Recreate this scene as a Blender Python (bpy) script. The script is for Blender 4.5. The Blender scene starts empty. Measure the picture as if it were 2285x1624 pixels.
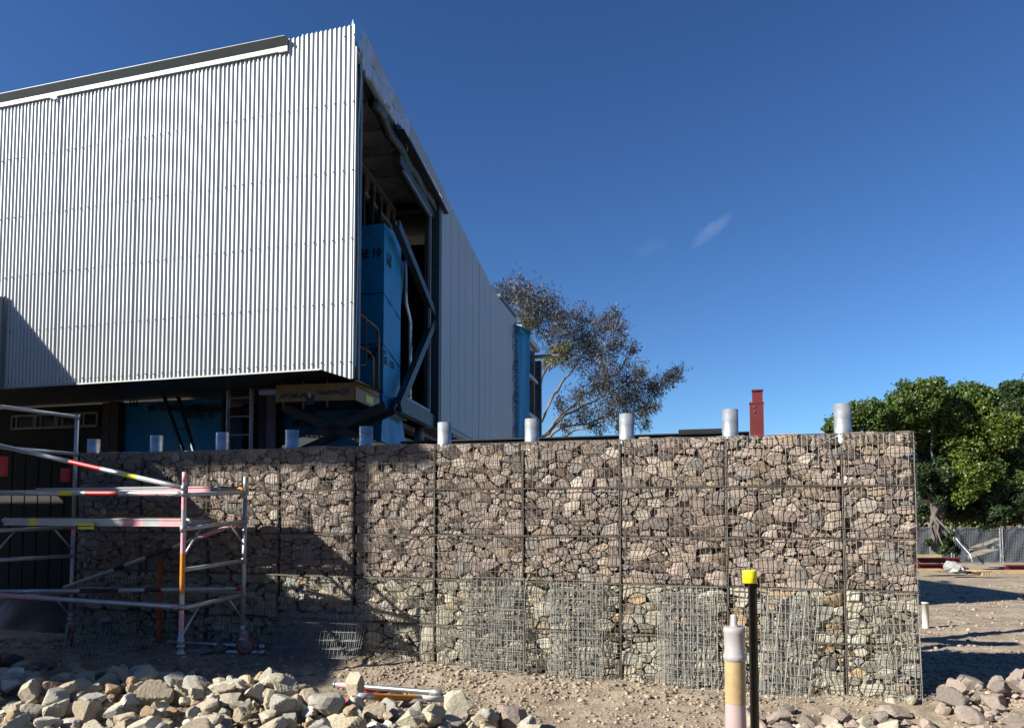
import bpy, math, random
import numpy as np
from math import sin, cos, tan, radians, pi, sqrt, atan2
from mathutils import Vector, Matrix

S = bpy.context.scene
COL = S.collection

# ------------------------------------------------------------------ camera
FPX = 1650.0; PIT = radians(3.0); EYE = 1.76; CX = 1142.5; CY = 1054.0
cam_d = bpy.data.cameras.new('camera'); cam = bpy.data.objects.new('camera', cam_d); COL.objects.link(cam)
cam.location = (0, 0, EYE); cam.rotation_euler = (radians(90) + PIT, 0, 0)
cam_d.sensor_width = 36.0; cam_d.lens = FPX / 2285.0 * 36.0
cam_d.shift_y = (CY - 812.0) / 2285.0
cam_d.clip_start = 0.05; cam_d.clip_end = 3000
S.camera = cam

# wall-aligned frame: s runs to the right along the gabion wall, d out towards the camera
U = Vector((0.96030, -0.27897, 0)); N = Vector((-0.27897, -0.96030, 0)); A0 = Vector((3.7264, 6.8214, 0))
PHI = radians(52.0); ELEV = radians(31.0)
SUN_H = N * cos(PHI) - U * sin(PHI)
SUN = Vector((SUN_H.x * cos(ELEV), SUN_H.y * cos(ELEV), sin(ELEV)))

# ------------------------------------------------------------------ world and sun
w = bpy.data.worlds.new('World'); S.world = w; w.use_nodes = True
nt = w.node_tree; nt.nodes.clear()
sky = nt.nodes.new('ShaderNodeTexSky'); sky.sky_type = 'NISHITA'; sky.sun_disc = False
sky.sun_elevation = ELEV; sky.sun_rotation = atan2(SUN.x, SUN.y)
sky.altitude = 1500; sky.air_density = 1.2; sky.dust_density = 0.1; sky.ozone_density = 4.0
bg = nt.nodes.new('ShaderNodeBackground'); bg.inputs[1].default_value = 0.05
ou = nt.nodes.new('ShaderNodeOutputWorld')
gm = nt.nodes.new('ShaderNodeGamma'); gm.inputs[1].default_value = 1.22
tn = nt.nodes.new('ShaderNodeMix'); tn.data_type = 'RGBA'; tn.blend_type = 'MULTIPLY'; tn.inputs['Factor'].default_value = 1; tn.inputs['B'].default_value = (0.49, 0.645, 0.80, 1)
nt.links.new(sky.outputs[0], gm.inputs[0]); nt.links.new(gm.outputs[0], tn.inputs['A'])
src_sky = tn.outputs['Result']; tcw = nt.nodes.new('ShaderNodeTexCoord')
def mth(op, a, b=None, v=None):
    q = nt.nodes.new('ShaderNodeMath'); q.operation = op; nt.links.new(a, q.inputs[0])
    if b is not None: nt.links.new(b, q.inputs[1])
    if v is not None: q.inputs[1].default_value = v
    return q.outputs[0]
def dotn(v):
    q = nt.nodes.new('ShaderNodeVectorMath'); q.operation = 'DOT_PRODUCT'; q.inputs[1].default_value = tuple(v); nt.links.new(tcw.outputs['Generated'], q.inputs[0]); return q.outputs['Value']
def raydir(px, py):
    a_ = (px - CX) / FPX; b_ = -(py - CY) / FPX; return Vector((a_, cos(PIT) - b_ * sin(PIT), sin(PIT) + b_ * cos(PIT))).normalized()
for (px, py, ex, ey, wid, amt) in ((1588, 516, 1624, 484, .34, .15), (1450, 552, 1480, 545, .5, .05)):   # faint cirrus streaks
    d0 = raydir(px, py); t1_ = raydir(ex, ey) - d0; Lg = t1_.length; t1_.normalize(); t2_ = d0.cross(t1_).normalized()
    a1 = mth('DIVIDE', mth('SUBTRACT', dotn(t1_), v=d0.dot(t1_)), v=Lg * 1.3); a2 = mth('DIVIDE', mth('SUBTRACT', dotn(t2_), v=0.0), v=Lg * wid)
    nz = nt.nodes.new('ShaderNodeTexNoise'); nz.inputs['Scale'].default_value = 70; nz.inputs['Detail'].default_value = 6; nt.links.new(tcw.outputs['Generated'], nz.inputs['Vector'])
    nz2 = nt.nodes.new('ShaderNodeTexNoise'); nz2.inputs['Scale'].default_value = 22; nz2.inputs['Detail'].default_value = 4; nt.links.new(tcw.outputs['Generated'], nz2.inputs['Vector'])
    a2 = mth('ADD', a2, mth('MULTIPLY', mth('SUBTRACT', nz2.outputs['Fac'], v=.5), v=2.4))
    r2_ = mth('ADD', mth('MULTIPLY', a1, a1), mth('MULTIPLY', a2, a2))
    mr = nt.nodes.new('ShaderNodeMapRange'); mr.interpolation_type = 'SMOOTHSTEP'; mr.inputs['From Min'].default_value = 1.3; mr.inputs['From Max'].default_value = 0.0; nt.links.new(r2_, mr.inputs['Value'])
    front = mth('GREATER_THAN', dotn(d0), v=.8)
    fac_ = mth('MULTIPLY', mth('MULTIPLY', mr.outputs['Result'], front), mth('MULTIPLY', nz.outputs['Fac'], v=amt))
    mw = nt.nodes.new('ShaderNodeMix'); mw.data_type = 'RGBA'; mw.inputs['B'].default_value = (7, 8, 9.5, 1)
    nt.links.new(fac_, mw.inputs['Factor']); nt.links.new(src_sky, mw.inputs['A']); src_sky = mw.outputs['Result']
nt.links.new(src_sky, bg.inputs[0]); nt.links.new(bg.outputs[0], ou.inputs[0])
sl = bpy.data.lights.new('sun', 'SUN'); sl.energy = 5.0; sl.angle = radians(0.55); sl.color = (1.0, 0.95, 0.86)
so = bpy.data.objects.new('sun', sl); COL.objects.link(so)
so.rotation_euler = SUN.to_track_quat('Z', 'Y').to_euler(); so.location = (-20, -10, 20)
S.view_settings.view_transform = 'Standard'; S.view_settings.look = 'None'
S.view_settings.exposure = 1.15; S.view_settings.gamma = 1.0

random.seed(7); rng = np.random.default_rng(7)

# ------------------------------------------------------------------ helpers
def W(s, d, z=0.0):
    v = A0 + U * s + N * d; return Vector((v.x, v.y, z))
def ray(px, py):
    a = (px - CX) / FPX; b = -(py - CY) / FPX
    return Vector((a, cos(PIT) - b * sin(PIT), sin(PIT) + b * cos(PIT)))
def atY(px, py, Y):
    r = ray(px, py); t = Y / r.y; return Vector((r.x * t, Y, EYE + r.z * t))
def atz(px, py, z):
    r = ray(px, py); t = (z - EYE) / r.z; return Vector((r.x * t, r.y * t, z))
def onplane(px, py, P, n):
    r = ray(px, py); t = (P.x * n.x + P.y * n.y) / (r.x * n.x + r.y * n.y)
    return Vector((r.x * t, r.y * t, EYE + r.z * t))
def Q(px, py, d):
    return onplane(px, py, A0 + N * d, N)
def sof(px, d):
    p = Q(px, 1000, d) - A0; return p.x * U.x + p.y * U.y
def sm(a, b, x):
    t = max(0.0, min(1.0, (x - a) / (b - a))); return t * t * (3 - 2 * t)

MATS = {}
def mat(name, col, rough=0.7, metal=0.0, var=0.12, nscale=6.0, bump=0.0, bscale=40.0, attr=False, spec=0.5, dist=0.01, trans=0.0, col2=None):
    if name in MATS: return MATS[name]
    m = bpy.data.materials.new(name); m.use_nodes = True; n = m.node_tree.nodes; l = m.node_tree.links
    b = n['Principled BSDF']; b.inputs['Roughness'].default_value = rough; b.inputs['Metallic'].default_value = metal
    b.inputs['Specular IOR Level'].default_value = spec
    tc = n.new('ShaderNodeTexCoord')
    no = n.new('ShaderNodeTexNoise'); no.inputs['Scale'].default_value = nscale; no.inputs['Detail'].default_value = 6
    l.new(tc.outputs['Object'], no.inputs['Vector'])
    mp = n.new('ShaderNodeMapRange'); mp.inputs['From Min'].default_value = 0.3; mp.inputs['From Max'].default_value = 0.7
    mp.inputs['To Min'].default_value = .81 * (1 - var); mp.inputs['To Max'].default_value = .81 * (1 + var)
    l.new(no.outputs['Fac'], mp.inputs['Value'])
    mx = n.new('ShaderNodeMix'); mx.data_type = 'RGBA'; mx.blend_type = 'MULTIPLY'; mx.inputs['Factor'].default_value = 1.0
    if attr:
        at = n.new('ShaderNodeAttribute'); at.attribute_name = 'tint'; src = at.outputs['Color']; l.new(src, mx.inputs['A'])
    elif col2 is not None:
        n2 = n.new('ShaderNodeTexNoise'); n2.inputs['Scale'].default_value = nscale * 0.35; n2.inputs['Detail'].default_value = 5
        l.new(tc.outputs['Object'], n2.inputs['Vector'])
        r2 = n.new('ShaderNodeMapRange'); r2.inputs['From Min'].default_value = 0.42; r2.inputs['From Max'].default_value = 0.6
        l.new(n2.outputs['Fac'], r2.inputs['Value'])
        m2 = n.new('ShaderNodeMix'); m2.data_type = 'RGBA'; m2.inputs['A'].default_value = (*col, 1); m2.inputs['B'].default_value = (*col2, 1)
        l.new(r2.outputs['Result'], m2.inputs['Factor']); l.new(m2.outputs['Result'], mx.inputs['A'])
    else:
        mx.inputs['A'].default_value = (*col, 1)
    cmb = n.new('ShaderNodeCombineColor')
    for i in range(3): l.new(mp.outputs['Result'], cmb.inputs[i])
    l.new(cmb.outputs[0], mx.inputs['B']); l.new(mx.outputs['Result'], b.inputs['Base Color'])
    if bump > 0:
        nb = n.new('ShaderNodeTexNoise'); nb.inputs['Scale'].default_value = bscale; nb.inputs['Detail'].default_value = 8; nb.inputs['Roughness'].default_value = 0.65
        l.new(tc.outputs['Object'], nb.inputs['Vector'])
        bu = n.new('ShaderNodeBump'); bu.inputs['Strength'].default_value = bump; bu.inputs['Distance'].default_value = dist
        l.new(nb.outputs['Fac'], bu.inputs['Height']); l.new(bu.outputs[0], b.inputs['Normal'])
    if trans > 0:
        tr = n.new('ShaderNodeBsdfTranslucent'); l.new(mx.outputs['Result'], tr.inputs['Color'])
        ms = n.new('ShaderNodeMixShader'); ms.inputs[0].default_value = trans
        o = n['Material Output']; l.new(b.outputs[0], ms.inputs[1]); l.new(tr.outputs[0], ms.inputs[2]); l.new(ms.outputs[0], o.inputs[0])
    MATS[name] = m; return m

M_ROCK = mat('rock', (.3, .3, .3), .92, var=.22, nscale=14, bump=.55, bscale=34, attr=True, spec=.25, dist=.02)
M_WIRE = mat('galvanised_wire', (.20, .185, .155), .5, .4, var=.25, nscale=9)
M_WIREB = mat('bright_wire', (.27, .275, .255), .6, .2, var=.2, nscale=9)
M_ZINC = mat('zincalume_sheet', (.54, .56, .545), .45, .28, var=.05, nscale=1.2)
M_GALV = mat('galvanised_pipe', (.55, .58, .60), .40, .7, var=.38, nscale=9, bump=.08, bscale=30)
M_PANEL = mat('white_panel', (.43, .455, .485), .55, .1, var=.04, nscale=1.0)
M_GREY = mat('grey_flashing', (.16, .18, .175), .5, .3, var=.08)
M_WHITE = mat('white_flashing', (.46, .47, .455), .5, .1, var=.05)
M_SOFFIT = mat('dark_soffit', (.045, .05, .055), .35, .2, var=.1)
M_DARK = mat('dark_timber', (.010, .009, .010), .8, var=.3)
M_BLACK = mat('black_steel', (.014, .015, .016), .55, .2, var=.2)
M_GREENST = mat('green_steel', (.045, .07, .075), .5, .3, var=.15)
M_PURPLE = mat('primer_steel', (.17, .13, .175), .6, var=.15)
M_BROWN = mat('brown_steel', (.045, .022, .028), .6, var=.2)
M_WRAP = mat('blue_wrap', (.002, .26, .54), .5, var=.10, nscale=3, bump=.35, bscale=5, dist=.05)
M_WRAPL = mat('wrap_edge', (.10, .45, .60), .5, var=.1)
M_INK = mat('wrap_ink', (.004, .008, .02), .6)
M_FOIL = mat('foil', (.48, .56, .72), .45, .15, var=.2, nscale=9, bump=.9, bscale=9, dist=.06)
M_ROOFU = mat('roof_underside', (.50, .53, .55), .5, .1, var=.1)
M_STUD = mat('galv_stud', (.26, .27, .28), .5, .3, var=.15)
M_ALU = mat('aluminium_tube', (.50, .51, .52), .42, .5, var=.12, nscale=7)
M_RED = mat('red_paint', (.42, .012, .014), .5, var=.15, nscale=20)
M_PINK = mat('faded_pink_paint', (.72, .36, .38), .6, var=.12, nscale=12)
M_ORANGE = mat('orange_band', (.72, .24, .008), .55, var=.12, nscale=30)
M_YEL = mat('yellow_sticker', (.74, .70, .03), .5, var=.1, nscale=30)
M_YCAP = mat('yellow_cap', (.88, .74, .006), .5, var=.12, nscale=40, bump=.2, bscale=60)
M_WHEEL = mat('red_wheel', (.33, .035, .03), .5, var=.15)
M_CASTER = mat('caster_metal', (.34, .35, .36), .4, .7, var=.15)
M_LIFT = mat('lift_yellow', (.24, .12, .014), .5, var=.12)
M_OCPIPE = mat('orange_conduit', (.42, .07, .01), .45, var=.15)
M_PVC = mat('white_pvc', (.70, .68, .62), .4, var=.1)
M_COLRED = mat('red_oxide_steel', (.15, .018, .018), .5, var=.12)
M_DECK = mat('plywood_deck', (.12, .09, .065), .8, var=.3)
M_TIMBER = mat('raw_timber', (.52, .38, .20), .8, var=.2)
M_CLOTH = mat('shade_cloth', (.07, .085, .12), .8, var=.25, nscale=3)
M_PLASTIC = mat('plastic_sheet', (.30, .30, .29), .35, var=.2, nscale=5, bump=.8, bscale=6, dist=.05)
M_BARK = mat('pale_bark', (.13, .115, .105), .9, var=.3, nscale=3, bump=.3, bscale=12)
M_BARKG = mat('gum_bark', (.15, .135, .125), .9, var=.35, nscale=2)
M_LEAF = mat('leaf', (.05, .09, .03), .5, attr=True, var=.25, nscale=1.0, trans=.25, spec=.35)
M_GUM = mat('gum_leaf', (.05, .05, .05), .55, attr=True, var=.25, nscale=1.0, trans=.15)
M_BOLL = mat('bollard_plastic', (.47, .44, .435), .35, var=.14, nscale=14, trans=.2)
M_BOLLP = mat('bollard_pink', (.55, .29, .32), .35, var=.1, nscale=4, trans=.2, col2=(.56, .45, .44))
M_BAND = mat('tan_band', (.42, .30, .15), .6, var=.12, nscale=30, bump=.15, bscale=60)
M_TARP = mat('dark_blue_plastic', (.012, .03, .045), .4, var=.2, nscale=4, bump=.4, bscale=4, dist=.05)
M_GREENP = mat('green_board', (.05, .16, .06), .6, var=.15)
M_RAWRED = mat('red_plastic', (.62, .02, .03), .45, var=.1)

def props(o, label=None, cat=None, group=None, kind=None):
    if label: o['label'] = label
    if cat: o['category'] = cat
    if group: o['group'] = group
    if kind: o['kind'] = kind
    return o
def thing(name, loc, label, cat, group=None, kind=None):
    o = bpy.data.objects.new(name, None); o.location = loc; COL.objects.link(o); o.empty_display_size = .1
    bpy.context.view_layer.update()
    return props(o, label, cat, group, kind)
def root(o):
    while o.parent: o = o.parent
    return o

class MB:
    def __init__(s): s.v = []; s.f = []; s.m = []; s.mats = []; s.c = []
    def add(s, vs, fs, m=None, c=None):
        b = len(s.v); s.v.extend([tuple(p) for p in vs])
        mi = 0
        if m is not None:
            if m not in s.mats: s.mats.append(m)
            mi = s.mats.index(m)
        for f in fs: s.f.append(tuple(b + i for i in f)); s.m.append(mi)
        s.c.extend([c if c else (1, 1, 1)] * len(vs))
    def box(s, c, hx, hy, hz, ax=None, m=None):
        c = Vector(c)
        if ax is None: ax = (Vector((1, 0, 0)), Vector((0, 1, 0)), Vector((0, 0, 1)))
        vs = [c + ax[0] * hx * i + ax[1] * hy * j + ax[2] * hz * k for k in (-1, 1) for j in (-1, 1) for i in (-1, 1)]
        s.add(vs, [(0, 2, 3, 1), (4, 5, 7, 6), (0, 1, 5, 4), (2, 6, 7, 3), (0, 4, 6, 2), (1, 3, 7, 5)], m)
    def sbox(s, s0, s1, d0, d1, z0, z1, m=None):
        s.box(W((s0 + s1) / 2, (d0 + d1) / 2, (z0 + z1) / 2), abs(s1 - s0) / 2, abs(d1 - d0) / 2, abs(z1 - z0) / 2, (U, N, Vector((0, 0, 1))), m)
    def bar(s, p, q, w, h, m=None, up=Vector((0, 0, 1))):
        p = Vector(p); q = Vector(q); d = (q - p); L = d.length; d.normalize()
        if abs(d.dot(up)) > .97: up = Vector((1, 0, 0))
        x = d.cross(up).normalized(); y = x.cross(d)
        s.box((p + q) / 2, L / 2, w / 2, h / 2, (d, x, y), m)
    def tube(s, pts, r, n=8, m=None, cap=True, r1=None):
        pts = [Vector(p) for p in pts]; k = len(pts); vs = []; fs = []
        for i, p in enumerate(pts):
            d = (pts[min(i + 1, k - 1)] - pts[max(i - 1, 0)]).normalized()
            a = Vector((0, 0, 1)) if abs(d.z) < .9 else Vector((1, 0, 0))
            x = d.cross(a).normalized(); y = d.cross(x)
            rr = r if r1 is None else r + (r1 - r) * i / max(1, k - 1)
            for j in range(n):
                t = 2 * pi * j / n; vs.append(p + x * cos(t) * rr + y * sin(t) * rr)
        for i in range(k - 1):
            for j in range(n):
                j2 = (j + 1) % n; fs.append((i * n + j, i * n + j2, (i + 1) * n + j2, (i + 1) * n + j))
        if cap: fs.append(tuple(range(n - 1, -1, -1))); fs.append(tuple((k - 1) * n + j for j in range(n)))
        s.add(vs, fs, m)
    def lathe(s, c, prof, n=20, m=None, axis=None):
        c = Vector(c)
        if axis is None: X, Y, Z = Vector((1, 0, 0)), Vector((0, 1, 0)), Vector((0, 0, 1))
        else:
            Z = Vector(axis).normalized(); a = Vector((0, 0, 1)) if abs(Z.z) < .9 else Vector((1, 0, 0))
            X = Z.cross(a).normalized(); Y = Z.cross(X)
        vs = []; fs = []
        for r, z in prof:
            for j in range(n):
                t = 2 * pi * j / n; vs.append(c + X * cos(t) * r + Y * sin(t) * r + Z * z)
        for i in range(len(prof) - 1):
            for j in range(n):
                j2 = (j + 1) % n; fs.append((i * n + j, i * n + j2, (i + 1) * n + j2, (i + 1) * n + j))
        s.add(vs, fs, m)
    def prism(s, poly, off, m=None):
        n = len(poly); off = Vector(off); vs = [Vector(p) for p in poly] + [Vector(p) + off for p in poly]
        fs = [tuple(range(n)), tuple(range(2 * n - 1, n - 1, -1))] + [(i, n + i, n + (i + 1) % n, (i + 1) % n) for i in range(n)]
        s.add(vs, fs, m)
    def build(s, name, m=None, parent=None, smooth=False, label=None, kind=None):
        me = bpy.data.meshes.new(name); me.from_pydata(s.v, [], s.f)
        if s.mats:
            for x in s.mats: me.materials.append(x)
            me.polygons.foreach_set('material_index', s.m)
        else: me.materials.append(m)
        if any(c != (1, 1, 1) for c in s.c[:1]):
            a = me.color_attributes.new('tint', 'FLOAT_COLOR', 'POINT')
            arr = np.ones((len(s.v), 4), dtype=np.float32); arr[:, :3] = np.array(s.c, dtype=np.float32); a.data.foreach_set('color', arr.ravel())
        if smooth: me.polygons.foreach_set('use_smooth', [True] * len(me.polygons))
        me.update()
        o = bpy.data.objects.new(name, me); COL.objects.link(o)
        put(o, parent)
        if label: o['label'] = label
        if kind: o['kind'] = kind
        return o
def put(o, parent):
    if parent:
        o.parent = parent
        # all mesh data is written in world metres; undo the root's offset
        r = root(parent); o.matrix_parent_inverse = Matrix.Identity(4)
        if parent.type == 'EMPTY' and parent.parent is None: o.matrix_parent_inverse = Matrix.Translation(-Vector(parent.location))
        bpy_parent = parent
def npmesh(name, V, F, m, tint=None, parent=None, smooth=False, kind=None):
    me = bpy.data.meshes.new(name); k = F.shape[1]
    me.vertices.add(len(V)); me.vertices.foreach_set('co', np.asarray(V, dtype=np.float32).ravel())
    me.loops.add(F.size); me.loops.foreach_set('vertex_index', F.astype(np.int32).ravel())
    me.polygons.add(len(F)); me.polygons.foreach_set('loop_start', np.arange(0, F.size, k, dtype=np.int32))
    me.polygons.foreach_set('loop_total', np.full(len(F), k, dtype=np.int32))
    me.materials.append(m)
    if tint is not None:
        a = me.color_attributes.new('tint', 'FLOAT_COLOR', 'POINT')
        arr = np.ones((len(V), 4), dtype=np.float32); arr[:, :3] = tint; a.data.foreach_set('color', arr.ravel())
    me.update(calc_edges=True); me.validate()
    if smooth: me.polygons.foreach_set('use_smooth', [True] * len(me.polygons))
    o = bpy.data.objects.new(name, me); COL.objects.link(o); put(o, parent)
    if kind: o['kind'] = kind
    return o
def text(name, body, origin, xdir, updir, size, m, parent, weight=.02, kind=None):
    cu = bpy.data.curves.new(name, 'FONT'); cu.body = body; cu.size = size; cu.offset = weight * size; cu.resolution_u = 3; cu.extrude = .001
    t = bpy.data.objects.new(name, cu); COL.objects.link(t); bpy.context.view_layer.update()
    me = bpy.data.meshes.new_from_object(t.evaluated_get(bpy.context.evaluated_depsgraph_get()))
    bpy.data.objects.remove(t); x = Vector(xdir).normalized(); y = Vector(updir).normalized(); z = x.cross(y)
    Mx = Matrix(((x.x, y.x, z.x, origin[0]), (x.y, y.y, z.y, origin[1]), (x.z, y.z, z.z, origin[2]), (0, 0, 0, 1)))
    me.transform(Mx); me.materials.clear(); me.materials.append(m); me.name = name
    o = bpy.data.objects.new(name, me); COL.objects.link(o); put(o, parent); return o

# ------------------------------------------------------------------ ground
def vnoise(x, y, seed=0):
    xi = np.floor(x).astype(np.int64); yi = np.floor(y).astype(np.int64); fx = x - xi; fy = y - yi
    def h(a, b):
        k = (a * 374761393 + b * 668265263 + seed * 1442695041) & 0x7fffffff
        k = (k ^ (k >> 13)) * 1274126177 & 0x7fffffff; return ((k ^ (k >> 16)) & 0xffff) / 65535.0
    fx = fx * fx * (3 - 2 * fx); fy = fy * fy * (3 - 2 * fy)
    return (h(xi, yi) * (1 - fx) + h(xi + 1, yi) * fx) * (1 - fy) + (h(xi, yi + 1) * (1 - fx) + h(xi + 1, yi + 1) * fx) * fy
def smn(a, b, x):
    t = np.clip((x - a) / (b - a), 0, 1); return t * t * (3 - 2 * t)
def hgt(x, y):
    x = np.asarray(x, dtype=float); y = np.asarray(y, dtype=float)
    s = (x - A0.x) * U.x + (y - A0.y) * U.y; d = (x - A0.x) * N.x + (y - A0.y) * N.y
    z = 0.10 * smn(-3.0, -5.5, s) * np.exp(-np.clip(d, 0, 9) ** 2 / .35) * smn(-.9, -.1, d) + .03 * np.exp(-np.clip(d, 0, 9) ** 2 / .15) * smn(-.9, -.1, d)
    ridge = np.exp(-((y - 6.15) / .62) ** 2)
    z = z + .17 * ridge * smn(.3, -2.2, x) + .10 * smn(7.0, 6.2, y) * smn(.5, -1.5, x) * smn(4.0, 5.5, y)
    z = z + .22 * np.exp(-((y - 6.3) / .7) ** 2) * smn(3.3, 4.8, x)
    z = z - .85 * smn(11, 37, y) * 1.0
    z = z + .065 * smn(-1.6, -2.6, x) * smn(6.7, 7.3, y) * smn(11, 9, y)
    near = smn(60, 20, y)
    z = z + near * (.05 * (vnoise(x * 1.1, y * 1.1, 1) - .5) + .03 * (vnoise(x * 3.7, y * 3.7, 2) - .5) + .018 * (vnoise(x * 11, y * 11, 3) - .5) + .012 * (vnoise(x * 29, y * 29, 5) - .5))
    return z
def hz(x, y): return float(hgt(np.array([x]), np.array([y]))[0])
def march(px, py, y0=4.2, y1=60):
    r = ray(px, py); Y = y0
    while Y < y1:
        t = Y / r.y
        if EYE + r.z * t <= hz(r.x * t, Y): break
        Y += .02 if Y < 12 else .1
    t = Y / r.y; return Vector((r.x * t, Y, hz(r.x * t, Y)))

def axis(fine0, fine1, step, lo, hi):
    a = list(np.arange(fine0, fine1, step)); st = step; p = fine0; L = []
    while p > lo: st *= 1.22; p -= st; L.append(p)
    st = step; p = a[-1]; R = []
    while p < hi: st *= 1.22; p += st; R.append(p)
    return np.array(L[::-1] + a + R)
gx = axis(-7, 7.5, .04, -900, 900); gy = axis(4.2, 10.5, .035, -400, 1500)
GX, GY = np.meshgrid(gx, gy); GZ = hgt(GX, GY); nx, ny = len(gx), len(gy)
V = np.stack([GX.ravel(), GY.ravel(), GZ.ravel()], 1)
ii, jj = np.meshgrid(np.arange(nx - 1), np.arange(ny - 1)); b = (jj * nx + ii).ravel()
F = np.stack([b, b + 1, b + nx + 1, b + nx], 1)
M_GROUND = mat('dirt_ground', (.325, .262, .19), .95, var=.3, nscale=5, bump=1.0, bscale=26, spec=.15, dist=.03, col2=(.40, .33, .245))
g = npmesh('ground', V, F, M_GROUND, smooth=True); g['kind'] = 'structure'

# ------------------------------------------------------------------ rock shapes
def ico(sub):
    t = (1 + 5 ** .5) / 2
    v = [(-1, t, 0), (1, t, 0), (-1, -t, 0), (1, -t, 0), (0, -1, t), (0, 1, t), (0, -1, -t), (0, 1, -t), (t, 0, -1), (t, 0, 1), (-t, 0, -1), (-t, 0, 1)]
    v = [Vector(p).normalized() for p in v]
    f = [(0, 11, 5), (0, 5, 1), (0, 1, 7), (0, 7, 10), (0, 10, 11), (1, 5, 9), (5, 11, 4), (11, 10, 2), (10, 7, 6), (7, 1, 8), (3, 9, 4), (3, 4, 2), (3, 2, 6), (3, 6, 8), (3, 8, 9), (4, 9, 5), (2, 4, 11), (6, 2, 10), (8, 6, 7), (9, 8, 1)]
    for _ in range(sub):
        c = {}; nf = []
        def mid(a, b):
            k = (min(a, b), max(a, b))
            if k not in c: v.append(((v[a] + v[b]) / 2).normalized()); c[k] = len(v) - 1
            return c[k]
        for a, b2, d in f:
            x, y, z = mid(a, b2), mid(b2, d), mid(d, a); nf += [(a, x, z), (b2, y, x), (d, z, y), (x, y, z)]
        f = nf
    return np.array([tuple(p) for p in v]), np.array(f)
ICO = {k: ico(k) for k in (0, 1, 2, 3)}
def rockshape(seed, sub=3, planes=11, rough=.03):
    r = np.random.default_rng(seed); v, f = ICO[sub]
    n = r.normal(size=(planes, 3)); n /= np.linalg.norm(n, axis=1)[:, None]; h = r.uniform(.36, .78, planes)
    dt = v @ n.T; rad = np.where(dt > .05, h / np.maximum(dt, .05), 9); rad = np.minimum(rad.min(1), 1.0)
    p = v * rad[:, None]
    nz = np.zeros(len(v))
    for fr, am in ((3, 1.0), (8, .8), (17, .6)):
        k = r.normal(size=(3, 3)); ph = r.uniform(0, 6, 3)
        nz += am * (np.sin(v @ k.T * fr + ph)).mean(1)
    p *= (1 + rough * nz)[:, None]
    ext = p.max(0) - p.min(0); p = (p - (p.max(0) + p.min(0)) / 2) / ext  # unit box
    return p, f
ROCKS = []
for i in range(26):
    p, f = rockshape(100 + i, 3 if i < 14 else 2, planes=12 + i % 7, rough=.034)
    ROCKS.append((p, f))
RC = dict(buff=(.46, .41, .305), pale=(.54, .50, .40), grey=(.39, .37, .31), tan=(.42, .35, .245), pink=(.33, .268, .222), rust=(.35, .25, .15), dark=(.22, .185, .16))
rock_cache = {}
def rock(idx, c, dims, rot, colour, label, group, jit=.06):
    key = (idx % len(ROCKS), colour)
    if key not in rock_cache:
        p, f = ROCKS[key[0]]
        me = bpy.data.meshes.new('rock'); me.from_pydata([tuple(x) for x in p], [], [tuple(x) for x in f]); me.materials.append(M_ROCK)
        a = me.color_attributes.new('tint', 'FLOAT_COLOR', 'POINT'); arr = np.ones((len(p), 4), dtype=np.float32); arr[:, :3] = RC[colour]; a.data.foreach_set('color', arr.ravel())
        rock_cache[key] = me
    o = bpy.data.objects.new('rock', rock_cache[key]); COL.objects.link(o)
    o.location = c; o.scale = dims; o.rotation_euler = rot
    return props(o, label, 'rock', group)

# ------------------------------------------------------------------ gabion wall
JS = [-9.73, -8.73, -7.74, -6.745, -5.76, -4.77, -3.76, -2.73, -1.68, -.62, 0.0]
LV = [.02, .52, 1.02, 1.5, 2.0, 2.5]
wall = thing('gabion_wall', W(-4.8, -.3, 0), 'long gabion retaining wall of red brown stone over cream stone in wire mesh baskets', 'gabion wall')
def clip(poly, a, b, c):
    out = []; n = len(poly)
    for i in range(n):
        p = poly[i]; q = poly[(i + 1) % n]; fp = a * p[0] + b * p[1] - c; fq = a * q[0] + b * q[1] - c
        if fp <= 0: out.append(p)
        if (fp < 0 < fq) or (fq < 0 < fp): t = fp / (fp - fq); out.append((p[0] + (q[0] - p[0]) * t, p[1] + (q[1] - p[1]) * t))
    return out
def pack(w_, h_, R):
    """seeds with radii packed big to small, then a power diagram: tight irregular stones"""
    YS = 1.55; H = h_ * YS; seeds = []
    for rr, tries in ((.095, 2), (.074, 14), (.058, 50), (.044, 90), (.031, 90), (.021, 60)):
        for _ in range(tries):
            r = rr * R.uniform(.85, 1.2); x = R.uniform(r * .55, w_ - r * .55); y = R.uniform(r * .55, H - r * .55)
            if all((x - a) ** 2 + (y - b) ** 2 > (.93 * (r + q)) ** 2 for a, b, q in seeds): seeds.append((x, y, r))
    cells = []
    for i, (x, y, r) in enumerate(seeds):
        poly = [(0, 0), (w_, 0), (w_, H), (0, H)]
        for j, (a, b, q) in enumerate(seeds):
            if i == j: continue
            dx, dy = a - x, b - y; D2 = dx * dx + dy * dy
            if D2 > (r + q + .25) ** 2: continue
            t = .5 + (r * r - q * q) / (2 * D2)
            poly = clip(poly, dx, dy, dx * (x + dx * t) + dy * (y + dy * t))
            if len(poly) < 3: break
        if len(poly) >= 3:
            # cap cells to their own size so that real voids stay between them
            k = 16; m_ = r * 2.2; ok = poly
            for a in range(12):
                th = 2 * pi * a / 12; ok = clip(ok, cos(th), sin(th), cos(th) * x + sin(th) * y + m_)
                if len(ok) < 3: break
            if len(ok) >= 3: cells.append([(p[0], p[1] / YS) for p in ok])
    return cells
def area(p): return abs(sum(p[i][0] * p[(i + 1) % len(p)][1] - p[(i + 1) % len(p)][0] * p[i][1] for i in range(len(p)))) / 2
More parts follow.
